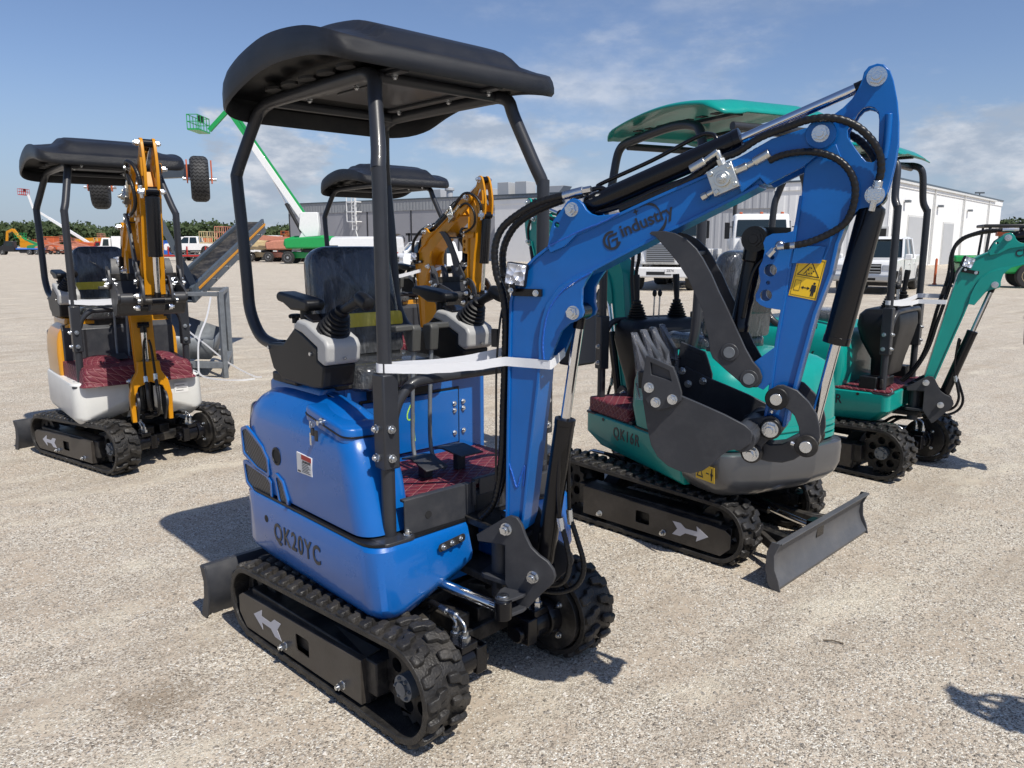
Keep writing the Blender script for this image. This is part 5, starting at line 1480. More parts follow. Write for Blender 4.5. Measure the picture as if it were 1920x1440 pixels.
    for y in (-.02, .02): w.cyl((.38, y, 1.16), (.375, y, 1.30), .005)
    w.build('blade_lever', M['zinc'], ds)
    w = MB(T)
    for y in (-.02, .02): w.sph((.375, y, 1.315), .014, sc=(1, 1, 1.6))
    w.build('lever_knob', M['plastic'], ds)
    w = MB(T); w.mark(); w.cyl((.30, -.205, .99), (.30, -.225, .99), .012); w.mark(); w.box(.298, .302, -.25, -.225, .975, 1.0); w.mark(); w.tube([(.30, -.24, .98), (.305, -.245, .94), (.295, -.24, .915)], .004); w.build('ignition_key', M['zinc'], ds)
    seat(root, T, 0, -.36, 1.10)
    w = MB(T); w.sph((-.02, .0, 1.08), .10, 12, 8, (1.1, 1.6, .35)); w.build('wrapped_cushion', M['cushfilm'], root, flat=True)
    posts(root, T, True, 'tube', (.43, .36), (.38, .30, 2.17), False, .585, kink=1.86)
    for s_ in (-1, 1):
        w = MB(T); w.tube([(-.05, s_ * .36, 1.02), (-.20, s_ * .37, .99), (-.36, s_ * .37, 1.03), (-.44, s_ * .37, 1.14), (-.45, s_ * .36, 1.4), (-.44, s_ * .35, 1.85), (-.42, s_ * .335, 1.98), (-.36, s_ * .31, 2.14), (-.29, s_ * .30, 2.20), (-.1, s_ * .30, 2.22), (.30, s_ * .30, 2.185)], .0245, n=14)
        w.build('canopy_post', M['tube'], root)
    canopy_teal(root, T)
    w = MB(T); w.box(.30, .60, -.07, .07, .40, .43); w.box(.30, .60, -.07, .07, .58, .61); w.cyl((.57, 0, .38), (.57, 0, .64), .04, n=18); w.box(.42, .44, -.14, -.40, .625, .69)
    w.build('swing_post', M['chassis'], root, bev=.005)
# ======================= ground =======================
g = MB()
def gz(x, y): return 0
n_ = 60
vs = []; 
g.add([(-900, -60, 0), (900, -60, 0), (900, 1500, 0), (-900, 1500, 0)], [(0, 1, 2, 3)])
tag(g.build('ground', M['ground']), kind='structure')

def excavator(name, label, loc, yaw, yaw_up, swing, kind, group='mini excavators', **kw):
    root = thing(name, label, 'excavator', loc, yaw, group)
    U = TM(0, kw.get('uoff', 0), 0) @ RZ(yaw_up - yaw)
    if kind == 'A':
        undercarriage(root)
        upper_a(root, U, **kw.get('up', {}))
        B = U @ TM(.62 if 'bx' not in kw else kw['bx'], 0, 0) @ RZ(swing)
    else:
        undercarriage(root, half=.375, tw=.19, bladew=.53, sp=(.56, .19, .165), idl=(-.50, .17, .148), bladex=-.88)
        upper_b(root, U, mat_box=kw.get('mat_box', True))
        B = U @ TM(.66, 0, 0) @ RZ(swing)
    boom_group(root, B, **kw.get('boom', {}))
    return root, U, B

# 1. the blue machine in front
OB = Vector((-.363, 3.0017, 0))
blue, UB, BB = excavator('mini_excavator', 'blue mini excavator with black canopy, nearest the camera', OB - .075 * Vector((.695, .719, 0)), -44, -47, 19, 'A', boom=dict(col='blue'), uoff=.075)
swing_cyl(blue, UB, (.16, -.25, .43), (.66, -.16, .402))
w = MB(BB)
for z in (.372, .425): w.plate(roundpoly([(-.055, -.07, 0), (.03, -.075, .0), (.03, -.10, .02), (.0, -.175, .03), (-.045, -.175, .03), (-.06, -.10, .02)], 4), z, z + .012)
w.build('swing_lug', M['gun'], blue, bev=.002)
w = MB(BB); w.cyl((-.022, -.150, .36), (-.022, -.150, .445), .016); w.cyl((-.022, -.15, .437), (-.022, -.15, .443), .022)
w.build('lug_pin', M['zinc'], blue)
# brand lettering on the boom
lg = MB(BB)
LM = lambda s_, z, r=22.5: BB @ face_y(s_, -.0492, z, -1, r)
ang = math.atan2(1832 - 1647, 659 - 197); ux, uz = math.cos(ang), math.sin(ang)
def bl(a, b): return (.300 + a * ux - b * uz, 1.618 + a * uz + b * ux)      # along / across the boom, logo origin at its left end
t_ = text('industry', 'maker_lettering', M['inkgrey'], blue, BB @ face_y(*((lambda p: (p[0], -.0490, p[1]))(bl(.118, .012))), -1, math.degrees(ang)), .052, .0012, .0008)
w = MB(BB)
def arc(cx, cy, r0, r1, a0, a1, n=20, taper=False):
    o_, i_ = [], []
    for k in range(n + 1):
        a = R(a0 + (a1 - a0) * k / n); f = 1 - abs(2 * k / n - 1) if taper else 1
        rm = (r0 + r1) / 2; h = (r1 - r0) / 2 * (max(f, .05) ** .7)
        o_.append(bl(cx + (rm + h) * math.cos(a), cy + (rm + h) * math.sin(a))); i_.append(bl(cx + (rm - h) * math.cos(a), cy + (rm - h) * math.sin(a)))
    return o_ + i_[::-1]
yy0, yy1 = -.0494, -.0484
w.mark(); w.prism(arc(.0, .0, .021, .029, 60, 330), yy0, yy1)
for q in ([(-.012, .010), (.020, .010), (.024, .017), (-.006, .017)], [(-.012, .010), (-.006, .010), (-.010, -.018), (-.016, -.018)], [(-.002, -.004), (.018, -.004), (.021, .002), (.0, .002)], [(.014, -.004), (.021, .002), (.014, -.018), (.008, -.020)]):
    w.prism([bl(*p) for p in q], yy0, yy1)
w.mark(); w.prism(arc(.135, .012, .040, .050, 250, 350, taper=True), yy0, yy1)
w.mark(); w.prism(arc(.128, .020, .034, .042, -5, 110, taper=True), yy0, yy1)
w.mark(); w.prism([bl(.098 + r_ * math.cos(R(a)), .050 + r_ * math.sin(R(a))) for a, r_ in ((90, .011), (135, .004), (180, .009), (225, .004), (270, .011), (315, .004), (0, .009), (45, .004))], yy0, yy1)
w.build('maker_emblem', M['inkgrey'], blue)

# 2. teal machine turned with its tail to the right
teal, UT, BT = excavator('mini_excavator', 'teal mini excavator with its dozer blade towards the camera, behind the blue bucket', (1.007, 4.393, 0), 135, 116, 8, 'B', uoff=-.08, boom=dict(col='teal', db=R(-5), ds=R(0), thumb=False, teethfilm=False, detail=False, light=False))
# 3. teal machine at the right edge
teal2, UT2, BT2 = excavator('mini_excavator', 'teal mini excavator at the right edge of the picture, boom leaving the frame', (2.515, 5.855, 0), -50, -42, 16, 'B', mat_box=False, boom=dict(col='teal', db=R(-10), ds=R(0), thumb=False, teethfilm=False, detail=False))
text('CFindustry', 'maker_lettering', M['inkgrey'], teal2, BT2 @ rotM(PFOOT, R(-10)) @ face_y(.37, -.0496, 1.665, -1, 22), .062, .0012, .001)
# 4. yellow machine at the left edge
yel, UY, BY = excavator('mini_excavator', 'yellow mini excavator facing the camera at the left edge, bucket raised', (-3.01, 5.92, 0), -35, -50, -5, 'A', up=dict(col='yellow', skirtcol='lightgrey', mat_over=True, hw=.43, canopy_ridges=True, marks=False), boom=dict(col='yellow', db=R(15), ds=R(-12), teethfilm=False, detail=False, foot='fork'))
# 5. yellow machine behind
yel2, UY2, BY2 = excavator('mini_excavator', 'yellow mini excavator standing behind the blue one, arm folded and strapped', (-1.15, 7.7, 0), -50, -50, 0, 'A', up=dict(col='yellow', skirtcol='lightgrey', mat_over=True, hw=.43, canopy_ridges=True, marks=False), boom=dict(col='yellow', db=R(8), ds=R(-4), teethfilm=False, detail=False, foot='fork'))

# 6. neighbour just outside the right edge: its arm throws the shadow at the lower right
excavator('mini_excavator', 'teal mini excavator just outside the right edge of the picture', (4.16, 1.10, 0), 20, 168, 0, 'B', mat_box=False, boom=dict(col='teal', db=R(-4), ds=R(12), thumb=False, teethfilm=False, detail=False, light=False))

w = MB(UB); w.rings([[(a, c, z) for a, c in roundpoly([(.27, .50, .02), (.37, .50, .02), (.37, .64, .03), (.27, .64, .03)], 4)] for z in (1.12, 1.13, 1.40, 1.41)])
bx_ = w.build('side_box', M['plastic'], blue, bev=.012, seg=3)
w = MB(UB)
for z in (1.35, 1.38): w.nut((.37, .61, z), (1, 0, 0), .008, .006)
w.build('bolt', M['zinc'], bx_)
# ======================= straps round posts and booms =======================
def strap(pts, wd, label, closed=True):
    w = MB(); P = [Vector(p) for p in pts]; n = len(P); rs = []
    for i in range(n):
        a = P[i - 1] if (closed or i) else P[i]; b = P[(i + 1) % n] if (closed or i < n - 1) else P[i]
        t = (b - a); t.z = 0; t.normalize(); nn = Vector((t.y, -t.x, 0)) * .0012
        rs.append([P[i] + nn + Vector((0, 0, wd / 2)), P[i] + nn - Vector((0, 0, wd / 2)), P[i] - nn - Vector((0, 0, wd / 2)), P[i] - nn + Vector((0, 0, wd / 2))])
    if closed: rs.append(rs[0])
    w.rings(rs, cap=not closed)
    return tag(w.build('strap', M['strap']), label, 'strap', 'white lashing straps')
def loc2w(root, T, p):
    return Matrix.LocRotScale(root.location, root.rotation_euler, None) @ T @ Vector(p)
def strap_round(root, U, B, py, bs, z, px=.31, r=.027, wd=.030, label='', bz=None, drop=0):
    # loop: round the near post, along the near face, round the boom, back behind
    bz = bz or z; pts = []
    post = Vector((px, py, z + .0))
    for a in range(-8, 9):
        q = R(180 + a * 10) + R(28 if py < 0 else -28)
        pts.append(loc2w(root, U, (px + r * math.cos(q), py + r * math.sin(q), z)))
    s0, s1 = bs
    for p in ((s0 - .0, -.058), (s1, -.058), (s1 + .002, -.05), (s1 + .002, .05), (s1, .058), (s0, .058)):
        pass
    nb = [(s0, -.0585), (s0 + (s1 - s0) * .5, -.0590), (s1, -.0585), (s1 + .003, -.052), (s1 + .003, .052), (s1, .0585), (s0, .0585)]
    zz = [bz, bz, bz, bz, bz + .03, bz + .035, bz + .035]
    front = [loc2w(root, B, (s, y, q)) for (s, y), q in zip(nb, zz)]
    a, b = pts[-1], front[0]
    rj = random.Random(len(label))
    mid = [a.lerp(b, k / 16) - Vector((0, 0, .012 * math.sin(math.pi * k / 16) + rj.uniform(-.0012, .0012))) for k in range(1, 16)]
    a2, b2 = front[-1], pts[0]
    mid2 = [a2.lerp(b2, k / 16) - Vector((0, 0, .016 * math.sin(math.pi * k / 16) + rj.uniform(-.0012, .0012))) for k in range(1, 16)]
    strap(pts + mid + front + mid2, wd, label)
strap_round(blue, UB, BB, -.37, (-.060, .102), 1.205, label='white strap tying the blue boom to its canopy post', bz=1.225)
strap_round(yel, UY, BY, -.37, (-.10, .02), 1.215, label='white strap across the front of the left yellow excavator', bz=1.22)
strap_round(yel2, UY2, BY2, -.37, (-.08, .10), 1.30, label='white strap round the boom of the yellow excavator behind the seat', bz=1.38)
strap_round(teal2, UT2, BT2, -.36, (-.14, .03), 1.22, px=.43, label='white strap tying the teal boom at the right edge to its post', bz=1.22)

# tag on the yellow machine
w = MB(UY); w.box(.405, .4065, .235, .335, .50, .575)
tg = w.build('paper_tag', M['label'], yel)
w = MB(UY)
for k, (a, b) in enumerate(((.245, .31), (.25, .325), (.245, .30))): w.mark(); w.box(.4068, .4072, a, b, .555 - .02 * k, .559 - .02 * k)
w.build('handwriting', M['inkgrey'], tg)

# ======================= background =======================
def at(u, Y, z=0): return ((u - 960) / 1443 * .984 * Y, Y, z)
GV = {}
def wheel(parent, x, y, z, r, wdt, side, name='wheel', rim='rim'):
    w = MB(); w.tubes((x, y - wdt / 2, z), (x, y + wdt / 2, z), [(0, r * .6), (.0, r * .92), (wdt * .15, r), (wdt * .85, r), (wdt, r * .92), (wdt, r * .6)], n=26)
    o = w.build(name, M['tyre'], parent)
    w = MB(); yo = y + side * wdt / 2
    w.tubes((x, yo - side * .06, z), (x, yo + side * .004, z), [(0, r * .62), (.05, r * .62), (.064, r * .58), (.045, r * .5), (.03, r * .25), (.06, r * .2), (.064, .01)], n=20)
    w.build('rim', M[rim], o)
    return o
def car(name, label, cat, loc, yaw, kind='pickup', paint='white', L=5.7, Wd=2.0, H=1.95, group=None, far=False):
    r = thing(name, label, cat, loc, yaw, group); hw = Wd / 2; wr = .40
    f = L / 2; fa, ra = f - .95, -f + 1.25        # axles
    belt, low = 1.12, .42
    def arch(xc, n=8): return [(xc + .50 * math.cos(math.pi * k / n), low + .50 * math.sin(math.pi * k / n) * .98) for k in range(n + 1)]
    if kind == 'pickup':
        hood = 1.14; prof = [(f, .50), (f, .98), (f - .12, hood), (f - 1.35, hood + .08), (f - 1.4, belt + .06), (-.25 - .6, belt + .06), (-.86, 1.30), (-f, 1.30), (-f, .55), (-f + .1, low)]
        cab = (f - 1.40, -.90, f - 2.15, -.72)
    elif kind == 'suv':
        prof = [(f, .50), (f, .98), (f - .12, 1.08), (f - 1.25, 1.14), (-f + .05, 1.14), (-f, .5), (-f + .1, low)]; cab = (f - 1.2, -f + .05, f - 1.95, -f + .35)
    else:   # van
        prof = [(f, .50), (f, .92), (f - .10, 1.02), (f - .85, 1.20), (-f + .02, 1.20), (-f, .5), (-f + .1, low)]; cab = (f - .75, -f + .02, f - 1.45, -f + .12)
    prof = prof + arch(ra)[::-1] + arch(fa)[::-1] + [(f - .1, low)]
    w = MB(); w.prism(prof, -hw, hw); b = w.build('body', M[paint], r, bev=.07, seg=3)
    x0, x1, x2, x3 = cab; zt = H; ti = .16
    w = MB()
    w.rings([[(x0, -hw + .05, belt), (x0, hw - .05, belt), (x1, hw - .05, belt), (x1, -hw + .05, belt)], [(x2, -hw + ti + .03, zt - .08), (x2, hw - ti - .03, zt - .08), (x3, hw - ti - .03, zt - .08), (x3, -hw + ti + .03, zt - .08)]])
    if kind == 'van':
        w = MB(); w.rings([[(x0, -hw + .02, 1.1), (x0, hw - .02, 1.1), (x1, hw - .02, 1.1), (x1, -hw + .02, 1.1)], [(x2, -hw + .12, zt - .08), (x2, hw - .12, zt - .08), (x3, hw - .12, zt - .08), (x3, -hw + .12, zt - .08)], [(x2 - .2, -hw + .25, zt), (x2 - .2, hw - .25, zt), (x3 + .1, hw - .25, zt), (x3 + .1, -hw + .25, zt)]])
        w.build('cargo_body', M[paint], b, bev=.05, seg=3)
        for s_ in (-1, 1):
            w = MB(); w.rings([[(x0 - .18, s_ * (hw - .005), 1.22), (x0 - 1.15, s_ * (hw - .005), 1.22), (x0 - 1.15, s_ * (hw - .09), 1.78), (x0 - .62, s_ * (hw - .09), 1.78)], [(x0 - .18, s_ * (hw - .10), 1.22), (x0 - 1.15, s_ * (hw - .10), 1.22), (x0 - 1.15, s_ * (hw - .15), 1.78), (x0 - .62, s_ * (hw - .15), 1.78)]])
            w.build('side_window', M['carglass'], b)
        w = MB(); a = (x2 - x0) / (zt - .08 - 1.1); q = lambda z, e: x0 + a * (z - 1.1) + e
        w.rings([[(q(1.22, .02), -hw + .12, 1.22), (q(1.22, .02), hw - .12, 1.22), (q(1.85, .02), hw - .2, 1.85), (q(1.85, .02), -hw + .2, 1.85)], [(q(1.22, -.05), -hw + .12, 1.22), (q(1.22, -.05), hw - .12, 1.22), (q(1.85, -.05), hw - .2, 1.85), (q(1.85, -.05), -hw + .2, 1.85)]])
        w.build('windscreen', M['carglass'], b)
    else:
        w.build('windows', M['carglass'], b, bev=.03)
        w = MB(); w.rings([[(x2 + .12, -hw + ti, zt - .10), (x2 + .12, hw - ti, zt - .10), (x3 - .06, hw - ti, zt - .10), (x3 - .06, -hw + ti, zt - .10)], [(x2 - .05, -hw + ti + .08, zt), (x2 - .05, hw - ti - .08, zt), (x3 + .06, hw - ti - .08, zt), (x3 + .06, -hw + ti + .08, zt)]])
        w.build('roof', M[paint], b, bev=.04, seg=3)
        for s_ in (-1, 1):
            yb, yt = s_ * (hw - .045), s_ * (hw - ti - .02)
            xm = (x0 + x1) / 2 - .15
            ps = [((x0, yb, belt), (x2 + .05, yt, zt - .07), .11), ((xm + .05, yb, belt), (xm, yt, zt - .07), .10), ((x1 + .08, yb, belt), (x3, yt, zt - .07), .22)]
            if kind == 'suv': ps.append(((xm - 1.15, yb, belt), (xm - 1.2, yt, zt - .07), .10))
            for p, q, wd in ps:
                w = MB(); w.bar(p, q, .05, wd, (1, 0, 0)); w.build('pillar', M[paint], b)
    for s_ in (-1, 1):
        for xw in (fa, ra):
            wheel(r, xw, s_ * (hw - .14), wr, wr, .26, s_)
        w = MB(); w.box(fa - .5, ra + .5, s_ * (hw - .16), s_ * (hw + .03), .36, .43) if kind == 'pickup' else w.box(fa - .5, ra + .5, s_ * (hw - .1), s_ * (hw + .005), .40, .46)
        w.build('running_board', M['plastic'], b, bev=.01)
        if not far:
            w = MB(); w.box(x0 - .12, x0 + .06, s_ * (hw + .02), s_ * (hw + .24), belt + .02, belt + .22); w.build('door_mirror', M[paint if kind != 'van' else 'plastic'], b, bev=.03)
            xm = (x0 + x1) / 2 - .12
            for xx in (x0 - .06, xm, x1 + .04): 
                w = MB(); w.box(xx - .006, xx + .006, s_ * (hw - .001), s_ * (hw + .003), .50, belt); w.build('door_gap', M['ink'], b)
            for xx in (xm + .12, xm - .85): 
                w = MB(); w.box(xx, xx + .18, s_ * hw, s_ * (hw + .03), .98, 1.01); w.build('door_handle', M[paint], b)
        w = MB(); w.box(f - .10, f + .012, s_ * (hw - .42), s_ * (hw - .04), .80, .99); w.build('headlight', M['headlamp'], b, bev=.02)
        w = MB(); w.box(-f - .008, -f + .05, s_ * (hw - .22), s_ * (hw - .04), .85, 1.22); w.build('tail_light', M['red'], b, bev=.01)
    w = MB(); w.box(f - .05, f + .015, -hw + .45, hw - .45, .70, 1.02); gr = w.build('grille', M['gloss'], b, bev=.01)
    w = MB()
    for z in (.76, .86, .96): w.mark(); w.box(f + .015, f + .03, -hw + .47, hw - .47, z - .018, z + .018)
    w.build('grille_bar', M['rim'], gr)
    w = MB(); w.box(f - .06, f + .12, -hw + .04, hw - .04, .44, .66); w.build('bumper', M['rim'] if kind != 'van' else M['plastic'], b, bev=.05, seg=3)
    if not far:
        w = MB(); w.box(f + .10, f + .128, -.42, .42, .48, .56); w.build('air_intake', M['gloss'], b)
        w = MB(); w.cyl((f + .03, 0, .87), (f + .045, 0, .87), .09); w.build('badge', M['ink'], gr)
    w = MB(); w.box(-f + .3, f - .3, -hw + .2, hw - .2, .28, .55); w.build('underbody', M['darkvoid'], b)
    return r

def big_truck(name, label, loc, yaw, style=0):
    r = thing(name, label, 'truck', loc, yaw, 'heavy trucks parked by the warehouse'); W_ = 1.12
    w = MB(); w.rings([[(2.4, -.80, .95), (2.4, .80, .95), (2.3, .72, 1.75), (2.3, -.72, 1.75)], [(.6, -.95, .95), (.6, .95, .95), (.6, .85, 2.0), (.6, -.85, 2.0)]])
    hd = w.build('hood', M['white'], r, bev=.12, seg=4)
    w = MB(); w.rings([[(x, y, z) for x, y in ((.62, -W_), (.62, W_), (-1.15, W_), (-1.15, -W_))] if z < 1.9 else [(x, y, z) for x, y in ((.62 - (z - 1.9) * .35, -W_ + .06), (.62 - (z - 1.9) * .35, W_ - .06), (-1.15, W_ - .06), (-1.15, -W_ + .06))] for z in (.95, 1.88, 2.78, 2.9)])
    cb = w.build('cab', M['white'], r, bev=.09, seg=3)
    w = MB(); w.rings([[(.64 - .0, -.98, 1.98), (.64, .98, 1.98), (.40, .93, 2.66), (.40, -.93, 2.66)], [(.5, -.98, 1.98), (.5, .98, 1.98), (.3, .93, 2.66), (.3, -.93, 2.66)]])
    w.build('windscreen', M['carglass'], cb, bev=.02)
    for s_ in (-1, 1):
        w = MB(); w.prism([(.38, 1.95), (-.75, 1.95), (-.75, 2.62), (.22, 2.62)], s_ * (W_ - .04), s_ * (W_ + .008)); w.build('side_window', M['carglass'], cb)
        w = MB(); w.box(.55, .65, s_ * (W_ + .12), s_ * (W_ + .32), 1.9, 2.55); w.box(.58, .62, s_ * W_, s_ * (W_ + .14), 2.35, 2.39); w.build('wing_mirror', M['plastic'], cb, bev=.03)
        w = MB(); pts = [(1.52 + .66 * math.cos(math.pi * k / 10), .62 + .66 * math.sin(math.pi * k / 10)) for k in range(11)]; pin = [(1.52 + .56 * math.cos(math.pi * k / 10), .62 + .56 * math.sin(math.pi * k / 10)) for k in range(11)]
        w.prism(pts + pin[::-1], s_ * .72, s_ * 1.16); w.build('fender', M['white'], hd, bev=.02)
        w = MB(); w.box(2.05, 2.34, s_ * .66, s_ * 1.10, 1.05, 1.38); w.build('headlight_pod', M['white'], hd, bev=.06, seg=3)
        w = MB(); w.box(2.33, 2.355, s_ * .72, s_ * 1.04, 1.10, 1.32); w.build('headlight', M['headlamp'], hd, bev=.02)
        wheel(r, 1.52, s_ * .98, .50, .50, .28, s_); wheel(r, -2.6, s_ * .92, .50, .50, .5, s_); wheel(r, -3.9, s_ * .92, .50, .50, .5, s_)
        w = MB(); w.cyl((.2, s_ * .98, .72), (-.9, s_ * .98, .72), .30, n=20); w.build('fuel_tank', M['rim'], r)
    w = MB(); w.box(2.28, 2.42, -.55, .55, .98, 1.72); gr = w.build('grille', M['gloss'] if style else M['rim'], hd, bev=.06, seg=3)
    w = MB()
    for k in range(9): w.mark(); w.box(2.42, 2.435, -.50, .50, 1.04 + .075 * k, 1.065 + .075 * k)
    w.build('grille_slat', M['rim'] if style else M['ink'], gr)
    w = MB(); w.box(2.35, 2.62, -1.14, 1.14, .45 if style else .48, .86); bm_ = w.build('bumper', M['ink'] if style else M['white'], r, bev=.06, seg=3)
    w = MB(); w.box(2.615, 2.63, -.45, .45, .58, .70); w.build('air_intake', M['ink'], bm_)
    w = MB(); w.box(-4.6, 1.9, -.45, .45, .62, .90); w.build('chassis_frame', M['chassis'], r)
    w = MB()
    for y in (-.8, 0, .8): w.mark(); w.box(.05, .22, y - .06, y + .06, 2.89, 2.97)
    w.build('marker_lamp', M['orange'], cb, bev=.02)
    if style:
        w = MB(); w.box(-4.6, -1.5, -1.15, 1.15, 1.0, 1.25); w.build('bed', M['steel'], r)
        w = MB(); w.cyl((-1.35, -.95, .9), (-1.35, -.95, 3.3), .08); w.cyl((-1.35, -.95, 3.3), (-1.5, -.95, 3.5), .08); w.build('exhaust_stack', M['ink'], r)
        w = MB(); w.tubes((-2.2, 0, 1.4), (-4.2, 0, 2.0), [(0, .4), (.3, .9), (1.2, 1.1), (1.9, .8), (2.0, .3)], n=20); w.build('drum', M['white'], r)
    else:
        w = MB(); w.box(-6.0, -1.4, -1.15, 1.15, 1.0, 1.5); w.build('load_bed', M['white'], r, bev=.03)
        w = MB(); w.box(2.632, 2.637, -.28 + .5, .10 + .5, .62, .80); pl = w.build('yard_number', M['label'], bm_)
        text('ZE74', 'plate_number', M['ink'], pl, TM(2.639, .41, .735) @ RZ(90) @ RX(90), .12, .002, .001)
    return r

def boom_lift(name, label, loc, yaw, body='lift_green', boom='white', L1=9, a1=48, top=True, sc_=1.0, group='boom lifts in the yard', tip='lift_green', jib=(3, -45), boomback=True, basket='lift_green', cat='boom lift'):
    r = thing(name, label, cat, loc, yaw, group); k = sc_
    for s_ in (-1, 1):
        for x in (-1.4, 1.4):
            wheel(r, x * k, s_ * 1.05 * k, .5 * k, .5 * k, .38 * k, s_)
    w = MB(); w.box(-1.9 * k, 1.9 * k, -.55 * k, .55 * k, .45 * k, .95 * k)
    for x in (-1.4, 1.4): w.box((x - .16) * k, (x + .16) * k, -1.0 * k, 1.0 * k, .4 * k, .62 * k)
    w.build('chassis', M[body], r, bev=.05 * k)
    w = MB(); w.cyl((0, 0, .9 * k), (0, 0, 1.15 * k), .6 * k, n=24); tt = w.build('turntable', M['ink'], r)
    w = MB()
    w.prism([(x * k, z * k) for x, z in ((1.9, 1.2), (2.2, 1.5), (2.1, 2.0), (1.2, 2.25), (-1.2, 2.3), (-2.6, 2.15), (-2.9, 1.75), (-2.6, 1.25), (-1.2, 1.1))], -1.15 * k, -.35 * k); w.build('engine_cowl', M[body], r, bev=.12 * k, seg=3)
    w = MB()
    w.prism([(x * k, z * k) for x, z in ((1.6, 1.2), (1.7, 1.9), (.8, 2.1), (-1.2, 2.2), (-2.6, 2.1), (-2.9, 1.7), (-2.6, 1.25))], .35 * k, 1.15 * k); w.build('tank_cowl', M[body], r, bev=.12 * k, seg=3)
    w = MB(); w.prism([(x * k, z * k) for x, z in (((1.3, 1.1), (.6, 1.1), (-.6, 2.6), (.1, 3.0)) if boomback else ((-.2, 1.2), (-1.2, 1.2), (-2.3, 1.9), (-1.7, 2.2)))], -.3 * k, .3 * k); w.build('riser', M['white' if boom == 'white' else boom], r, bev=.03)
    piv = Vector((-.15 * k, 0, 3.0 * k)) if boomback else Vector((-1.6 * k, 0, 2.1 * k))
    if boomback:
        w = MB(); w.prism([(piv.x - .9, piv.z - .9), (piv.x + .3, piv.z - 1.0), (piv.x + .9, piv.z - .2), (piv.x + .7, piv.z + 1.3), (piv.x - .9, piv.z + 1.3), (piv.x - 1.0, piv.z)], -.38, .38); w.build('boom_knuckle', M['white'], r, bev=.05)
    d = Vector((math.cos(R(a1)), 0, math.sin(R(a1)))); e = piv + d * L1
    w = MB(); w.bar(piv, piv + d * L1 * .72, .42 * k, .50 * k); bo = w.build('main_boom', M[boom], r, bev=.02)
    w = MB(); w.bar(piv + d * L1 * .70 + Vector((0, 0, .03)), e, .30 * k, .36 * k); w.build('fly_boom', M[tip], r)
    if boomback:
        n_ = Vector((-d.z, 0, d.x)); w = MB(); w.bar(piv + n_ * .36 + d * .8, piv + n_ * .36 + d * L1 * .98, .30, .20); w.build('cable_tray', M[tip], bo)
        w = MB(); a = piv + d * L1 * .10 - n_ * 1.5 + d * .6; b_ = piv + d * L1 * .42 - n_ * .3; w.cyl(piv - n_ * .9, piv - n_ * .9 + (b_ - piv + n_ * .9) * .55, .16); w.build('lift_cylinder', M['ink'], bo)
        w = MB(); w.cyl(piv - n_ * .9 + (b_ - piv + n_ * .9) * .5, b_, .07); w.build('piston_rod', M['chrome'], bo)
    jl, ja = jib; jd = Vector((math.cos(R(a1 + ja)), 0, math.sin(R(a1 + ja)))); j = e + jd * jl
    w = MB(); w.bar(e, j, .26 * k, .32 * k); w.sph(e, .26 * k); w.build('jib', M[tip], r)
    bw = 1.2 * k
    bx = j + Vector((.85 * k, 0, .0))
    w = MB(); w.box(bx.x - .45 * k, bx.x + .45 * k, -bw, bw, bx.z - .12 * k, bx.z); bk = w.build('basket_floor', M[basket], r)
    w = MB(); h = 1.05 * k; t_ = .035 * k
    xs = (bx.x - .42 * k, bx.x + .42 * k)
    for x in xs:
        for i in range(5):
            y = -bw + 2 * bw * i / 4; w.cyl((x, y, bx.z), (x, y, bx.z + h), t_, n=6)
        for z in (.5, 1.0): w.cyl((x, -bw, bx.z + h * z), (x, bw, bx.z + h * z), t_, n=6)
    for y in (-bw, bw):
        for z in (.5, 1.0): w.cyl((xs[0], y, bx.z + h * z), (xs[1], y, bx.z + h * z), t_, n=6)
    w.build('basket_rail', M[basket], bk)
    w = MB(); w.box(bx.x - .35 * k, bx.x - .1 * k, -.35 * k, .35 * k, bx.z + .6 * k, bx.z + 1.1 * k); w.build('control_box', M['ink'], bk)
    return r

# --- buildings ---
def wallbox(name, label, A, B_, depth, H, wallmat, fascia=1.0, trims=True, fmat='fascia', doors=(), cat='building', jmat='ink'):
    """long building: front wall from A to B_ (world x, y); local x runs along the wall, the building lies to local +y"""
    A = Vector((*A, 0)); B_ = Vector((*B_, 0)); L_ = (B_ - A).length; yaw = math.degrees(math.atan2(B_.y - A.y, B_.x - A.x))
    r = thing(name, label, cat, A, yaw)
    w = MB(); w.box(0, L_, 0, depth, 0, H - fascia); w.build('wall', M[wallmat], r)
    w = MB(); w.box(-.05, L_ + .05, -.08, depth + .05, H - fascia, H); w.build('fascia', M[fmat], r)
    w = MB(); w.box(-.12, L_ + .12, -.15, depth + .12, H, H + .14); w.build('roof_edge', M['slate'], r)
    if trims:
        n = int(L_ / 6.2)
        for k in range(n + 1):
            w = MB(); x = L_ * k / n; w.box(x - .07, x + .07, -.06, -.0, 0, H - fascia); w.build('panel_joint', M[jmat], r)
    for x0, x1, z0, z1, mt in doors:
        w = MB(); w.box(x0 - .15, x1 + .15, -.05, -.005, z0, z1 + .15); f_ = w.build('door_frame', M['offwhite'], r)
        w = MB(); w.box(x0, x1, -.08, -.052, z0, z1); w.build('roller_door' if z0 < .5 else 'window', M[mt], f_)
    return r
gA = at(545, 106)[:2]; gB = at(1062, 83)[:2]
gb = wallbox('warehouse', 'long grey warehouse with dark panel joints and rooftop plant', gA, gB, 60, 7.1, 'wall_grey', 1.25, doors=((23.5, 27, 0, 3.0, 'darkvoid'),))
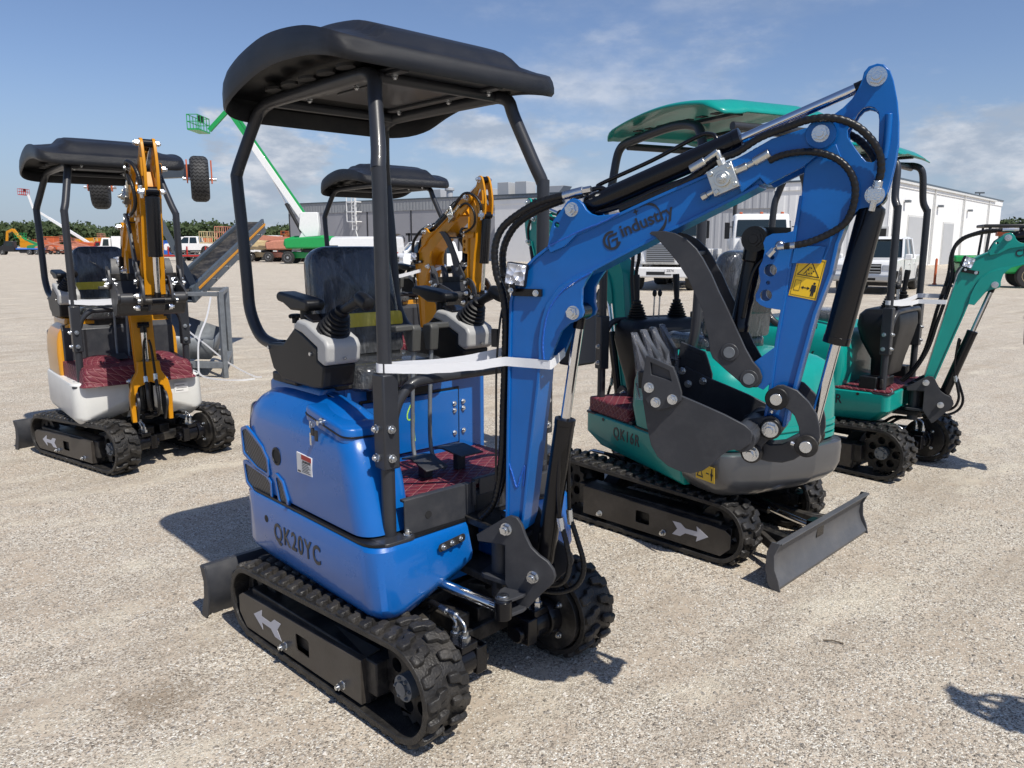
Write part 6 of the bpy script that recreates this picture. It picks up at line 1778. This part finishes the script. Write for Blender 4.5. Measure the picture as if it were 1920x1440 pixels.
for x, y, wd, h, nm in ((q[0], q[1], q[2] * .85, q[3] * .82, q[4]) for q in ((22.6, 3, 2.0, 1.5, 'box'), (25.2, 2.5, .9, 1.6, 'cyl'), (27.5, 6, 3.2, 1.6, 'box'), (30.5, 2.5, .9, 1.9, 'cyl'), (32.5, 3, 1.8, 2.0, 'box'), (34.9, 3, 1.8, 2.0, 'box'), (37.6, 4, 3.4, 1.3, 'hood'))):
    w = MB()
    if nm == 'cyl': w.tubes((x, y, 7.2), (x, y, 7.2 + h), [(0, wd * .5), (h * .7, wd * .5), (h * .72, wd * .75), (h * .95, wd * .75), (h, wd * .4)], n=16)
    elif nm == 'hood': w.prism([(x - wd / 2, 7.2), (x + wd / 2, 7.2), (x + wd * .8, 7.2 + h), (x - wd / 2 + .6, 7.2 + h)], y, y + 2)
    else: w.box(x - wd / 2, x + wd / 2, y, y + 2, 7.2, 7.2 + h)
    w.build('rooftop_unit' if nm != 'cyl' else 'roof_vent', M['bwall'], gb, bev=.03)
w = MB(); lx = 12.6
for dx in (-.35, .35): w.box(lx + dx - .05, lx + dx + .05, -.75, -.65, 3.6, 8.6)
for k in range(12): w.box(lx - .35, lx + .35, -.74, -.66, 3.7 + .42 * k, 3.76 + .42 * k)
for z in (4.6, 5.8, 7.0, 8.2): w.box(lx - .75, lx + .75, -1.3, -1.22, z, z + .12); w.box(lx - .75, lx - .67, -1.3, -.1, z, z + .12); w.box(lx + .67, lx + .75, -1.3, -.1, z, z + .12)
for dx in (-.7, .7): w.box(lx + dx - .04, lx + dx + .04, -1.3, -1.22, 4.6, 8.3)
w.bar((lx + .2, -.7, 3.6), (lx + .9, -.7, 1.5), .1, .1)
w.build('access_ladder', M['white'], gb)
# corrugated building: long side with its shade put into the grey, then white front
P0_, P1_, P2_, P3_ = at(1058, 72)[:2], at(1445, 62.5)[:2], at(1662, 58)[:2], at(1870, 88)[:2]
wallbox('metal_building', 'shaded ribbed metal building behind the heavy trucks', P0_, P1_, 40, 6.1, 'wall_shade', 1.5, False, 'wall_shade', doors=((3, 6, 0, 3.2, 'darkvoid'),))
wallbox('white_building', 'white ribbed metal building seen past the bucket cylinder', (P1_[0] + .15, P1_[1]), P2_, 30, 6.5, 'wall_white', .6, False, 'wall_white', doors=((7.7, 8.2, 1.9, 2.9, 'darkvoid'),))
wb = wallbox('white_building', 'white ribbed metal building at the right with a sloping roofline', (P2_[0] + .2, P2_[1] + .2), P3_, 40, 6.5, 'wall_white', .5, False, 'wall_white', doors=((4.6, 8.6, 0, 3.9, 'bwall'), (15.5, 19, 0, 3.6, 'bwall')))

# --- parked vehicles near the buildings ---
car('pickup_truck', 'white crew-cab pickup with chrome bumper parked at the right', 'pickup truck', at(1655, 28.6), -126, 'pickup', group='white pickups in the yard')
big_truck('heavy_truck', 'white heavy truck with chrome grille and a yard number on its bumper', at(1262, 30.5), -112, 0)
big_truck('mixer_truck', 'white heavy truck with black bumper and drum, behind the thumb cylinder', at(1424, 32), -102, 1)
car('van', 'white cargo van behind the blue excavator seat', 'van', at(672, 53), 172, 'van', L=6.0, H=2.25)
car('pickup_truck', 'white pickup with black wheel arches seen right of the front post', 'pickup truck', at(815, 47), -140, 'pickup', group='white pickups in the yard')
car('suv', 'white estate car behind the pickup in front of the grey warehouse', 'suv', at(790, 58), -160, 'suv', L=5.2)
# black pipe and rack on the ground before the warehouse
w = MB(); w.cyl((0, -.6, .55), (0, .9, .55), .5, .42, 20, cap=False)
w.box(.6, 6, -.1, .1, .9, 1.1); w.box(.8, .95, -.1, .1, 0, 1.1); w.box(5.5, 5.65, -.1, .1, 0, 1.1); w.box(3, 3.15, -.1, .1, 0, 1.1)
o = w.build('pipe_rack', M['ink']); o.location = at(748, 66, 1.6); tag(o, 'black pipe and rack in front of the warehouse door', 'pipe rack')
# yard tractor at the far right with tall cab frame
ut = thing('utility_vehicle', 'green utility buggy with open frame and pale wheels at the right edge', 'utility vehicle', at(1872, 31), 160)
w = MB(); w.box(-1.4, 1.4, -.7, .7, .55, 1.0); w.box(.5, 1.6, -.65, .65, .95, 1.25); w.build('body', M['lift_green'], ut, bev=.08)
w = MB()
for x in (-1.2, .55):
    for y in (-.65, .65): w.bar((x, y, 1.0), (x * .85, y * .95, 2.35), .08, .08)
w.build('roll_frame', M['ink'], ut)
w = MB(); w.box(-1.2, .7, -.75, .75, 2.33, 2.45); w.build('roof', M['ink'], ut, bev=.04)
w = MB(); w.box(-.6, -.1, -.55, .55, 1.0, 1.55); w.build('seat', M['plastic'], ut, bev=.05)
w = MB(); w.box(-.3, .1, -.25, .2, 2.0, 2.3); w.build('worklamp', M['orange'], ut, bev=.03)
for x in (-1.0, 1.05):
    for s_ in (-1, 1): wheel(ut, x, s_ * .72, .48, .48, .3, s_, rim='cream')
w = MB(); w.tubes((0, 0, 0), (0, 0, 1.15), [(0, .09), (.05, .09), (.06, .055), (1.05, .05), (1.1, .03)], n=12)
o = w.build('delineator_post', M['orange']); o.location = at(1759, 33); tag(o, 'orange delineator post beside the white pickup', 'post')
w = MB(); w.cyl((0, 0, 0), (0, 0, 8.6), .12, .08); w.box(-.6, .6, -.1, .1, 8.5, 8.7)
o = w.build('lamp_pole', M['slate']); o.location = at(1827, 105); tag(o, 'thin lamp pole rising above the white building', 'lamp post')

# --- boom lifts, left ---
boom_lift('boom_lift', 'big green boom lift, white boom and green basket raised high to the left', at(578, 74), 180, L1=12.6, a1=56.5, sc_=1.15, jib=(2.6, -101), boomback=True)
boom_lift('boom_lift', 'cream boom lift with its arm folded down', at(500, 84), 180, 'cream', 'cream', 5.5, 3, sc_=1.05, jib=(1.6, -20), tip='cream', boomback=False, basket='cream')
boom_lift('boom_lift', 'faded orange boom lift between the cream one and the green one', at(535, 82), 180, 'salmon', 'salmon', 6, 4, sc_=1.05, jib=(1.2, -10), tip='salmon', boomback=False, basket='salmon')
boom_lift('boom_lift', 'distant lift whose long white boom and red basket stand above the trees', at(152, 170), 180, 'salmon', 'white', 13.5, 33, sc_=1.1, jib=(3.0, 42), tip='white', boomback=False, basket='red')
rl = random.Random(5)
for k, (u, Y, bc, lab) in enumerate(((66, 165, 'lift_green', 'small green lift beside the dark truck'), (88, 160, 'salmon', 'salmon lift left of the first canopy post'), (105, 172, 'orange', 'orange lift just right of the first canopy post'), (122, 158, 'salmon', 'faded lift behind the black seat, left'), (140, 176, 'cream', 'cream lift in the far row'), (158, 160, 'salmon', 'salmon lift in the middle of the far row'), (176, 168, 'orange', 'orange lift near the red truck'), (232, 150, 'salmon', 'faded lift seen beside the yellow boom'), (448, 120, 'salmon', 'thin orange lift right of the conveyor'), (478, 118, 'orange', 'orange lift with low arm before the white vans'))):
    boom_lift('boom_lift', lab, at(u, Y), rl.choice((0, 180, 150, 20)), bc, bc, rl.uniform(3.5, 5.5), rl.uniform(4, 16), sc_=rl.uniform(.7, .9), jib=(1.2, rl.uniform(-30, 20)), tip=bc, boomback=False, basket=bc)
# far trucks, left
def small_truck(label, u, Y, yaw, cabcol, bedcol, L_=8, H_=2.9, bed='box', group='distant trucks'):
    r = thing('truck', label, 'truck', at(u, Y), yaw, group)
    w = MB(); w.prism([(L_ / 2, .6), (L_ / 2, 1.5), (L_ / 2 - 1.3, 1.7), (L_ / 2 - 1.7, H_), (L_ / 2 - 3.2, H_), (L_ / 2 - 3.2, .6)], -1.15, 1.15); c_ = w.build('cab', M[cabcol], r, bev=.1)
    for s_ in (-1, 1):
        w = MB(); w.prism([(L_ / 2 - 1.75, 1.7), (L_ / 2 - 2.0, H_ - .25), (L_ / 2 - 2.9, H_ - .25), (L_ / 2 - 2.9, 1.7)], s_ * 1.12, s_ * 1.165); w.build('side_window', M['carglass'], c_)
    w = MB(); w.box(-L_ / 2, L_ / 2 - 3.4, -1.2, 1.2, 1.0, {'box': H_ + .3, 'flat': 1.25, 'tank': 1.4}[bed]); w.build('load_bed', M[bedcol], r, bev=.05)
    w = MB(); w.box(-L_ / 2, L_ / 2 - .3, -.5, .5, .6, 1.0); w.build('chassis_frame', M['ink'], r)
    for x in (L_ / 2 - 1.1, -L_ / 2 + 1.2, -L_ / 2 + 2.4):
        for s_ in (-1, 1): wheel(r, x, s_ * 1.0, .5, .5, .3, s_)
small_truck('dark truck with a blue bed at the far left', 38, 150, 200, 'ink', 'blue2', 8, 2.6, 'flat')
small_truck('red truck beside the yellow boom', 196, 158, 160, 'red', 'red', 6, 2.6)
small_truck('white truck behind the left work light', 214, 150, 190, 'white', 'white', 7, 3.2)
small_truck('white lorry cab above the white pickup, left of the conveyor', 343, 150, 100, 'white', 'white', 7, 3.4, 'flat')
small_truck('orange truck behind the white pickup', 360, 165, 170, 'orange', 'orange', 8, 3.0)
small_truck('white truck right of the blue bin', 392, 140, 185, 'white', 'white', 9, 2.6, 'flat')
small_truck('white truck with blue roof load right of the thick post', 470, 110, 175, 'white', 'white', 8, 2.9, 'flat')
small_truck('white box lorry behind the low orange arm', 486, 125, 175, 'white', 'white', 7, 3.0)
car('pickup_truck', 'white pickup on a red trailer at the left', 'pickup truck', at(362, 88, .75), 186, 'pickup', group='white pickups in the yard', far=True)
tr_ = thing('trailer', 'red-framed flatbed trailer under the white pickup', 'trailer', at(356, 88), 6)
w = MB(); w.box(-4, 4, -1.2, 1.2, .45, .74); w.build('deck', M['steel'], tr_)
w = MB()
for x in (-3.9, -2, 0, 2, 3.9): w.bar((x, -1.2, .5), (x, -1.2, 1.6), .12, .12)
w.box(-4, 4, -1.28, -1.16, .5, .66); w.build('side_rail', M['red'], tr_)
for x in (-.5, .6): wheel(tr_, x, -1.0, .38, .38, .25, -1); wheel(tr_, x, 1.0, .38, .38, .25, 1)
car('pickup_truck', 'white pickup in front of the lifts, right of the thick post', 'pickup truck', at(470, 92), 178, 'pickup', group='white pickups in the yard', far=True)
w = MB(); w.box(-1.0, 1.0, -1, 1, 0, 2.6); w.box(-1.1, 1.1, -1.1, 1.1, 2.5, 2.7)
for k in range(5): w.box(-1.0 + .45 * k, -.92 + .45 * k, -1.06, -1, .1, 2.5)
o = w.build('bin', M['blue2'], bev=.03); o.location = at(318, 150); tag(o, 'blue ribbed bin right of the yellow boom', 'bin')
w = MB(); w.box(-2.0, 2.0, -1.2, 1.2, 1.2, 3.8); w.box(-2.1, 2.1, -1.3, 1.3, 3.8, 4.0); w.box(-1.9, 1.9, -1.1, 1.1, 0, 1.2)
o = w.build('site_cabin', M['orange'], bev=.05); o.location = at(92, 195); tag(o, 'orange cabin behind the far row of lifts', 'cabin')
# far yellow excavator and hauler
fe = thing('crawler_excavator', 'large yellow crawler excavator far away at the left', 'excavator', at(60, 190), 180)
w = MB(); w.box(-2, 2.2, -1.3, 1.3, 1.3, 2.6); w.box(.6, 2.1, .1, 1.3, 2.6, 3.4); w.build('house', M['yellow'], fe, bev=.1)
w = MB(); w.bar((1.5, 0, 2.2), (4.2, 0, 5.6), .5, .7); w.bar((4.2, 0, 5.6), (5.6, 0, 5.0), .45, .6); w.build('boom', M['yellow'], fe, bev=.05)
w = MB(); w.bar((5.6, 0, 5.2), (6.2, 0, 1.6), .4, .5); w.build('stick', M['yellow'], fe, bev=.05)
w = MB(); w.prism([(5.6, 1.8), (6.8, 1.6), (6.6, .5), (5.5, .6)], -.6, .6); w.build('bucket', M['ink'], fe, bev=.05)
for s_ in (-1, 1):
    w = MB(); w.prism(roundpoly([(-2.3, 0, .4), (2.3, 0, .4), (2.3, .95, .4), (-2.3, .95, .4)]), s_ * 1.0, s_ * 1.6); w.build('track', M['tyre'], fe)
hh_ = thing('dump_truck', 'yellow articulated hauler behind the far row of lifts', 'dump truck', at(168, 200), 175)
w = MB(); w.prism([(-4, 1.5), (-4.6, 3.9), (1.2, 3.6), (1.0, 2.2), (-.5, 1.4)], -1.5, 1.5); w.build('dump_body', M['yellow'], hh_, bev=.08)
w = MB(); w.prism([(1.6, 1.2), (1.6, 3.4), (3.0, 3.4), (3.3, 2.4), (4.8, 2.2), (4.8, 1.2)], -1.3, 1.3); w.build('cab', M['yellow'], hh_, bev=.08)
for x in (-2.9, -1.1, 3.5):
    for s_ in (-1, 1): wheel(hh_, x, s_ * 1.3, .9, .9, .6, s_)

# --- conveyor on its stand, wheels folded up ---
cv = thing('conveyor', 'portable slate-grey conveyor with its two wheels folded up, behind the left yellow excavator', 'conveyor', (-4.1, 10.0, 0), 0)
ca, cb_ = Vector((-.75, .35, .62)), Vector((2.05, 7.2, 2.75))
ca = Vector((-.20, .0, .98)); cb_ = Vector((-.05, 2.6, 1.93))
dv = (cb_ - ca).normalized(); lat = Vector((dv.y, -dv.x, 0)).normalized(); up = lat.cross(dv)
w = MB()
for s_ in (-1, 1): w.bar(ca + lat * .17 * s_, cb_ + lat * .17 * s_, .04, .22, up)
w.bar(ca - up * .09, cb_ - up * .09, .3, .03, up); fr_ = w.build('side_frame', M['slate'], cv, bev=.006)
w = MB(); w.bar(ca + up * .05, cb_ + up * .05, .28, .02, up); w.build('belt', M['rubber'], cv)
w = MB(); w.bar(ca + lat * .195 + up * .02 + dv * .1, cb_ + lat * .195 + up * .02, .012, .03, up); w.build('yellow_stripe', M['yellow'], fr_)
w = MB()
for k in range(6): w.mark(); p = ca + dv * (.25 + .45 * k) + lat * .19 - up * .06; w.cyl(p, p + lat * .03, .018, n=8)
w.build('roller_bolt', M['zinc'], fr_)
# stand frame
sf = [(-1.0, -.9), (.72, -.72), (.50, .62), (-1.1, .5)]
w = MB()
for x, y in ((.56, -.62), (.22, .50), (-1.15, -.45), (-1.25, .55)):
    w.bar((x, y, 0), (x, y, 1.06), .06, .06)
w.bar((.56, -.62, 1.03), (-1.15, -.45, 1.03), .05, .05); w.bar((.22, .5, 1.03), (-1.25, .55, 1.03), .05, .05); w.bar((.56, -.62, 1.03), (.22, .5, 1.03), .05, .05)
w.bar((.56, -.62, .16), (-1.15, -.45, .16), .06, .08); w.bar((.22, .5, .16), (-1.25, .55, .16), .06, .08); w.bar((.56, -.62, .16), (.22, .5, .16), .06, .06)
w.build('stand', M['steel'], cv, bev=.004)
w = MB(); w.rings([[(.36, -.55, .22), (-1.0, -.42, .22), (-1.0, .42, .22), (.1, .42, .22)], [(.42, -.58, .46), (-1.1, -.44, .62), (-1.15, .48, .95), (.14, .5, .50)]], cap=False)
w.rings([[(.36, -.55, .22), (-1.0, -.42, .22), (-1.0, .42, .22), (.1, .42, .22)], [(.3, -.5, .215), (-1.0, -.4, .215), (-1.0, .4, .215), (.1, .4, .215)]])
w.build('hopper', M['steel'], cv, solid=.01)
# wheels folded up on an axle beam
w = MB(); w.bar((-1.35, .30, 2.50), (.24, -.38, 2.50), .10, .15); ab = w.build('axle_beam', M['slate'], cv, bev=.005)
for x, y, z, rr in ((-1.28, .35, 2.36, .28), (.33, -.42, 2.40, .27)):
    w = MB(); w.push(TM(x, y, z) @ RZ(22))
    w.tubes((-.105, 0, 0), (.105, 0, 0), [(0, rr * .55), (.0, rr * .84), (.02, rr * .95), (.05, rr), (.16, rr), (.19, rr * .95), (.21, rr * .84), (.21, rr * .55)], n=32); w.pop()
    wh = w.build('wheel', M['treadtyre'], cv)
    w = MB(); w.push(TM(x, y, z) @ RZ(22)); w.tubes((-.10, 0, 0), (.10, 0, 0), [(0, rr * .5), (.02, rr * .55), (.18, rr * .55), (.2, rr * .5)], n=24); w.pop(); w.build('rim', M['orange'], wh)
    w = MB(); w.push(TM(x, y, z) @ RZ(22))
    for s_ in (-1, 1): w.mark(); w.prism([(-.05, -.12), (.05, -.12), (.06, .20), (-.06, .24)], -.005, .005) if False else w.box(s_ * .13, s_ * .145, -.05, .05, -.05, .22)
    w.pop(); w.build('wheel_bracket', M['orange'], wh)
    w = MB(); w.push(TM(x, y, z) @ RZ(22)); w.cyl((-.19, 0, 0), (.19, 0, 0), .02, n=10); w.pop(); w.build('axle', M['zinc'], wh)
w = MB(); w.mark(); w.bar((.0, .1, 1.0), (-.55, -.15, 2.45), .08, .08); w.mark(); w.bar((-.9, .3, 1.0), (-.7, 0, 2.45), .08, .08); w.build('support_strut', M['slate'], cv)
# loose strapping hanging from the stand
def ribbon(pts, label, wd=.022):
    w = MB(); P = smooth_pts(pts, 6); rs = []
    for i, p in enumerate(P):
        t = (P[min(i + 1, len(P) - 1)] - P[max(i - 1, 0)]).normalized(); n = t.cross(Vector((.2, 1, .1))).normalized() * wd; m = t.cross(n).normalized() * .001
        rs.append([p + n + m, p - n + m, p - n - m, p + n - m])
    w.rings(rs); tag(w.build('strap', M['strap']), label, 'strap', 'loose white straps')
b0 = Vector((-4.1, 10, 0))
ribbon([b0 + Vector(p) for p in ((.46, -.66, 1.0), (.40, -.68, .75), (.30, -.7, .5), (.27, -.7, .2), (.30, -.72, .05), (.55, -.8, .01), (.80, -.85, .008), (.98, -.8, .02))], 'loose white strap hanging down to the ground from the conveyor stand', .011)
ribbon([b0 + Vector(p) for p in ((-.30, .1, 1.05), (-.22, -.2, .9), (.05, -.5, .62), (.35, -.6, .40), (.62, -.62, .18), (.90, -.6, .02), (1.0, -.6, .01))], 'loose white strap trailing across the conveyor stand', .010)

# --- off-frame excavator arm whose shadow falls at the lower right: see the unseen neighbour added above ---
# --- distant wood ---
rt = random.Random(11)
w = MB()
def crown(cx, cy, cz, rx, rz_, nl):
    for k in range(nl):
        while True:
            p = Vector((rt.uniform(-1, 1), rt.uniform(-1, 1), rt.uniform(-1, 1)))
            if .35 < p.length < 1: break
        q = Vector((cx + p.x * rx, cy + p.y * rx, cz + p.z * rz_)); s_ = rt.uniform(.35, .85)
        n = Vector((rt.uniform(-1, 1), rt.uniform(-1, .2), rt.uniform(-.3, 1))).normalized(); x = n.orthogonal().normalized(); y = n.cross(x)
        w.add([q + x * s_, q + y * s_ * .7, q - x * s_ * .8, q - y * s_], [(0, 1, 2, 3)])
tree_zone = [(-40, 560, 250, 8.4), (560, 1000, 300, 8.2), (1865, 2100, 240, 8.6)]
for u0, u1, Y, hh2 in tree_zone:
    u = u0
    while u < u1:
        for row in range(3):
            Yr = Y + row * 9 + rt.uniform(-4, 4); x, y, _ = at(u + rt.uniform(-3, 3), Yr)
            h = hh2 * rt.uniform(.84, 1.06) * (1 + .10 * math.sin(u * .021) + .06 * math.sin(u * .083 + 1)) + row * .6
            rx = rt.uniform(2.2, 3.8)
            crown(x, y, h * .60, rx, h * .42, 95)
        u += rt.uniform(6, 9)
o = w.build('tree_line', M['leaf'], flat=True); tag(o, 'dark green pine wood along the horizon', 'woodland', kind='stuff')
# --- loose stones on the ground near the camera ---
rg = random.Random(3); w = MB()
for k in range(16000):
    Y = 1.6 + 5.5 * rg.random() ** 1.6; X = rg.uniform(-.75, .75) * (Y + .6)
    s_ = rg.choice((.0025, .003, .0035, .004, .005, .006, .0075, .010)) * rg.uniform(.7, 1.3)
    a = rg.uniform(0, 6.28); ca_, sa_ = math.cos(a), math.sin(a); vs = []
    for (x, y, z) in ((1, 0, 0), (.2, .8, .1), (-.9, .2, 0), (-.1, -.9, .05), (.1, 0, .7)):
        x *= rg.uniform(.7, 1.3); y *= rg.uniform(.7, 1.2); vs.append((X + s_ * (x * ca_ - y * sa_), Y + s_ * (x * sa_ + y * ca_), s_ * z + .0002))
    w.add(vs, [(0, 1, 4), (1, 2, 4), (2, 3, 4), (3, 0, 4)])
o = w.build('gravel', M['pebble'], flat=True); tag(o, 'loose grey and tan stones scattered over the yard', 'gravel', kind='stuff')
w = MB(); w.tube([(0, 0, .004), (.03, .012, .009), (.075, .02, .005)], .0028, n=6)
o = w.build('twig', M['bark']); o.location = (1.28, 2.93, 0); o.rotation_euler = (0, 0, R(-35)); tag(o, 'short brown twig lying on the stones at the right', 'twig')

for k, x in enumerate((3.2, 13.0, 24.0)):
    w = MB(); w.box(x - .25, x + .25, -.45, -.08, 4.9, 5.1); w.build('wall_light', M['steel'], wb, bev=.02)
for x in (.6, 11.5, 22.0, 33.0):
    w = MB(); w.box(x - .07, x + .07, -.2, -.06, .1, 6.3); w.build('downpipe', M['offwhite'], wb)
w = MB(); w.box(0, 36, -.25, -.10, 6.30, 6.46); w.build('gutter', M['offwhite'], wb)
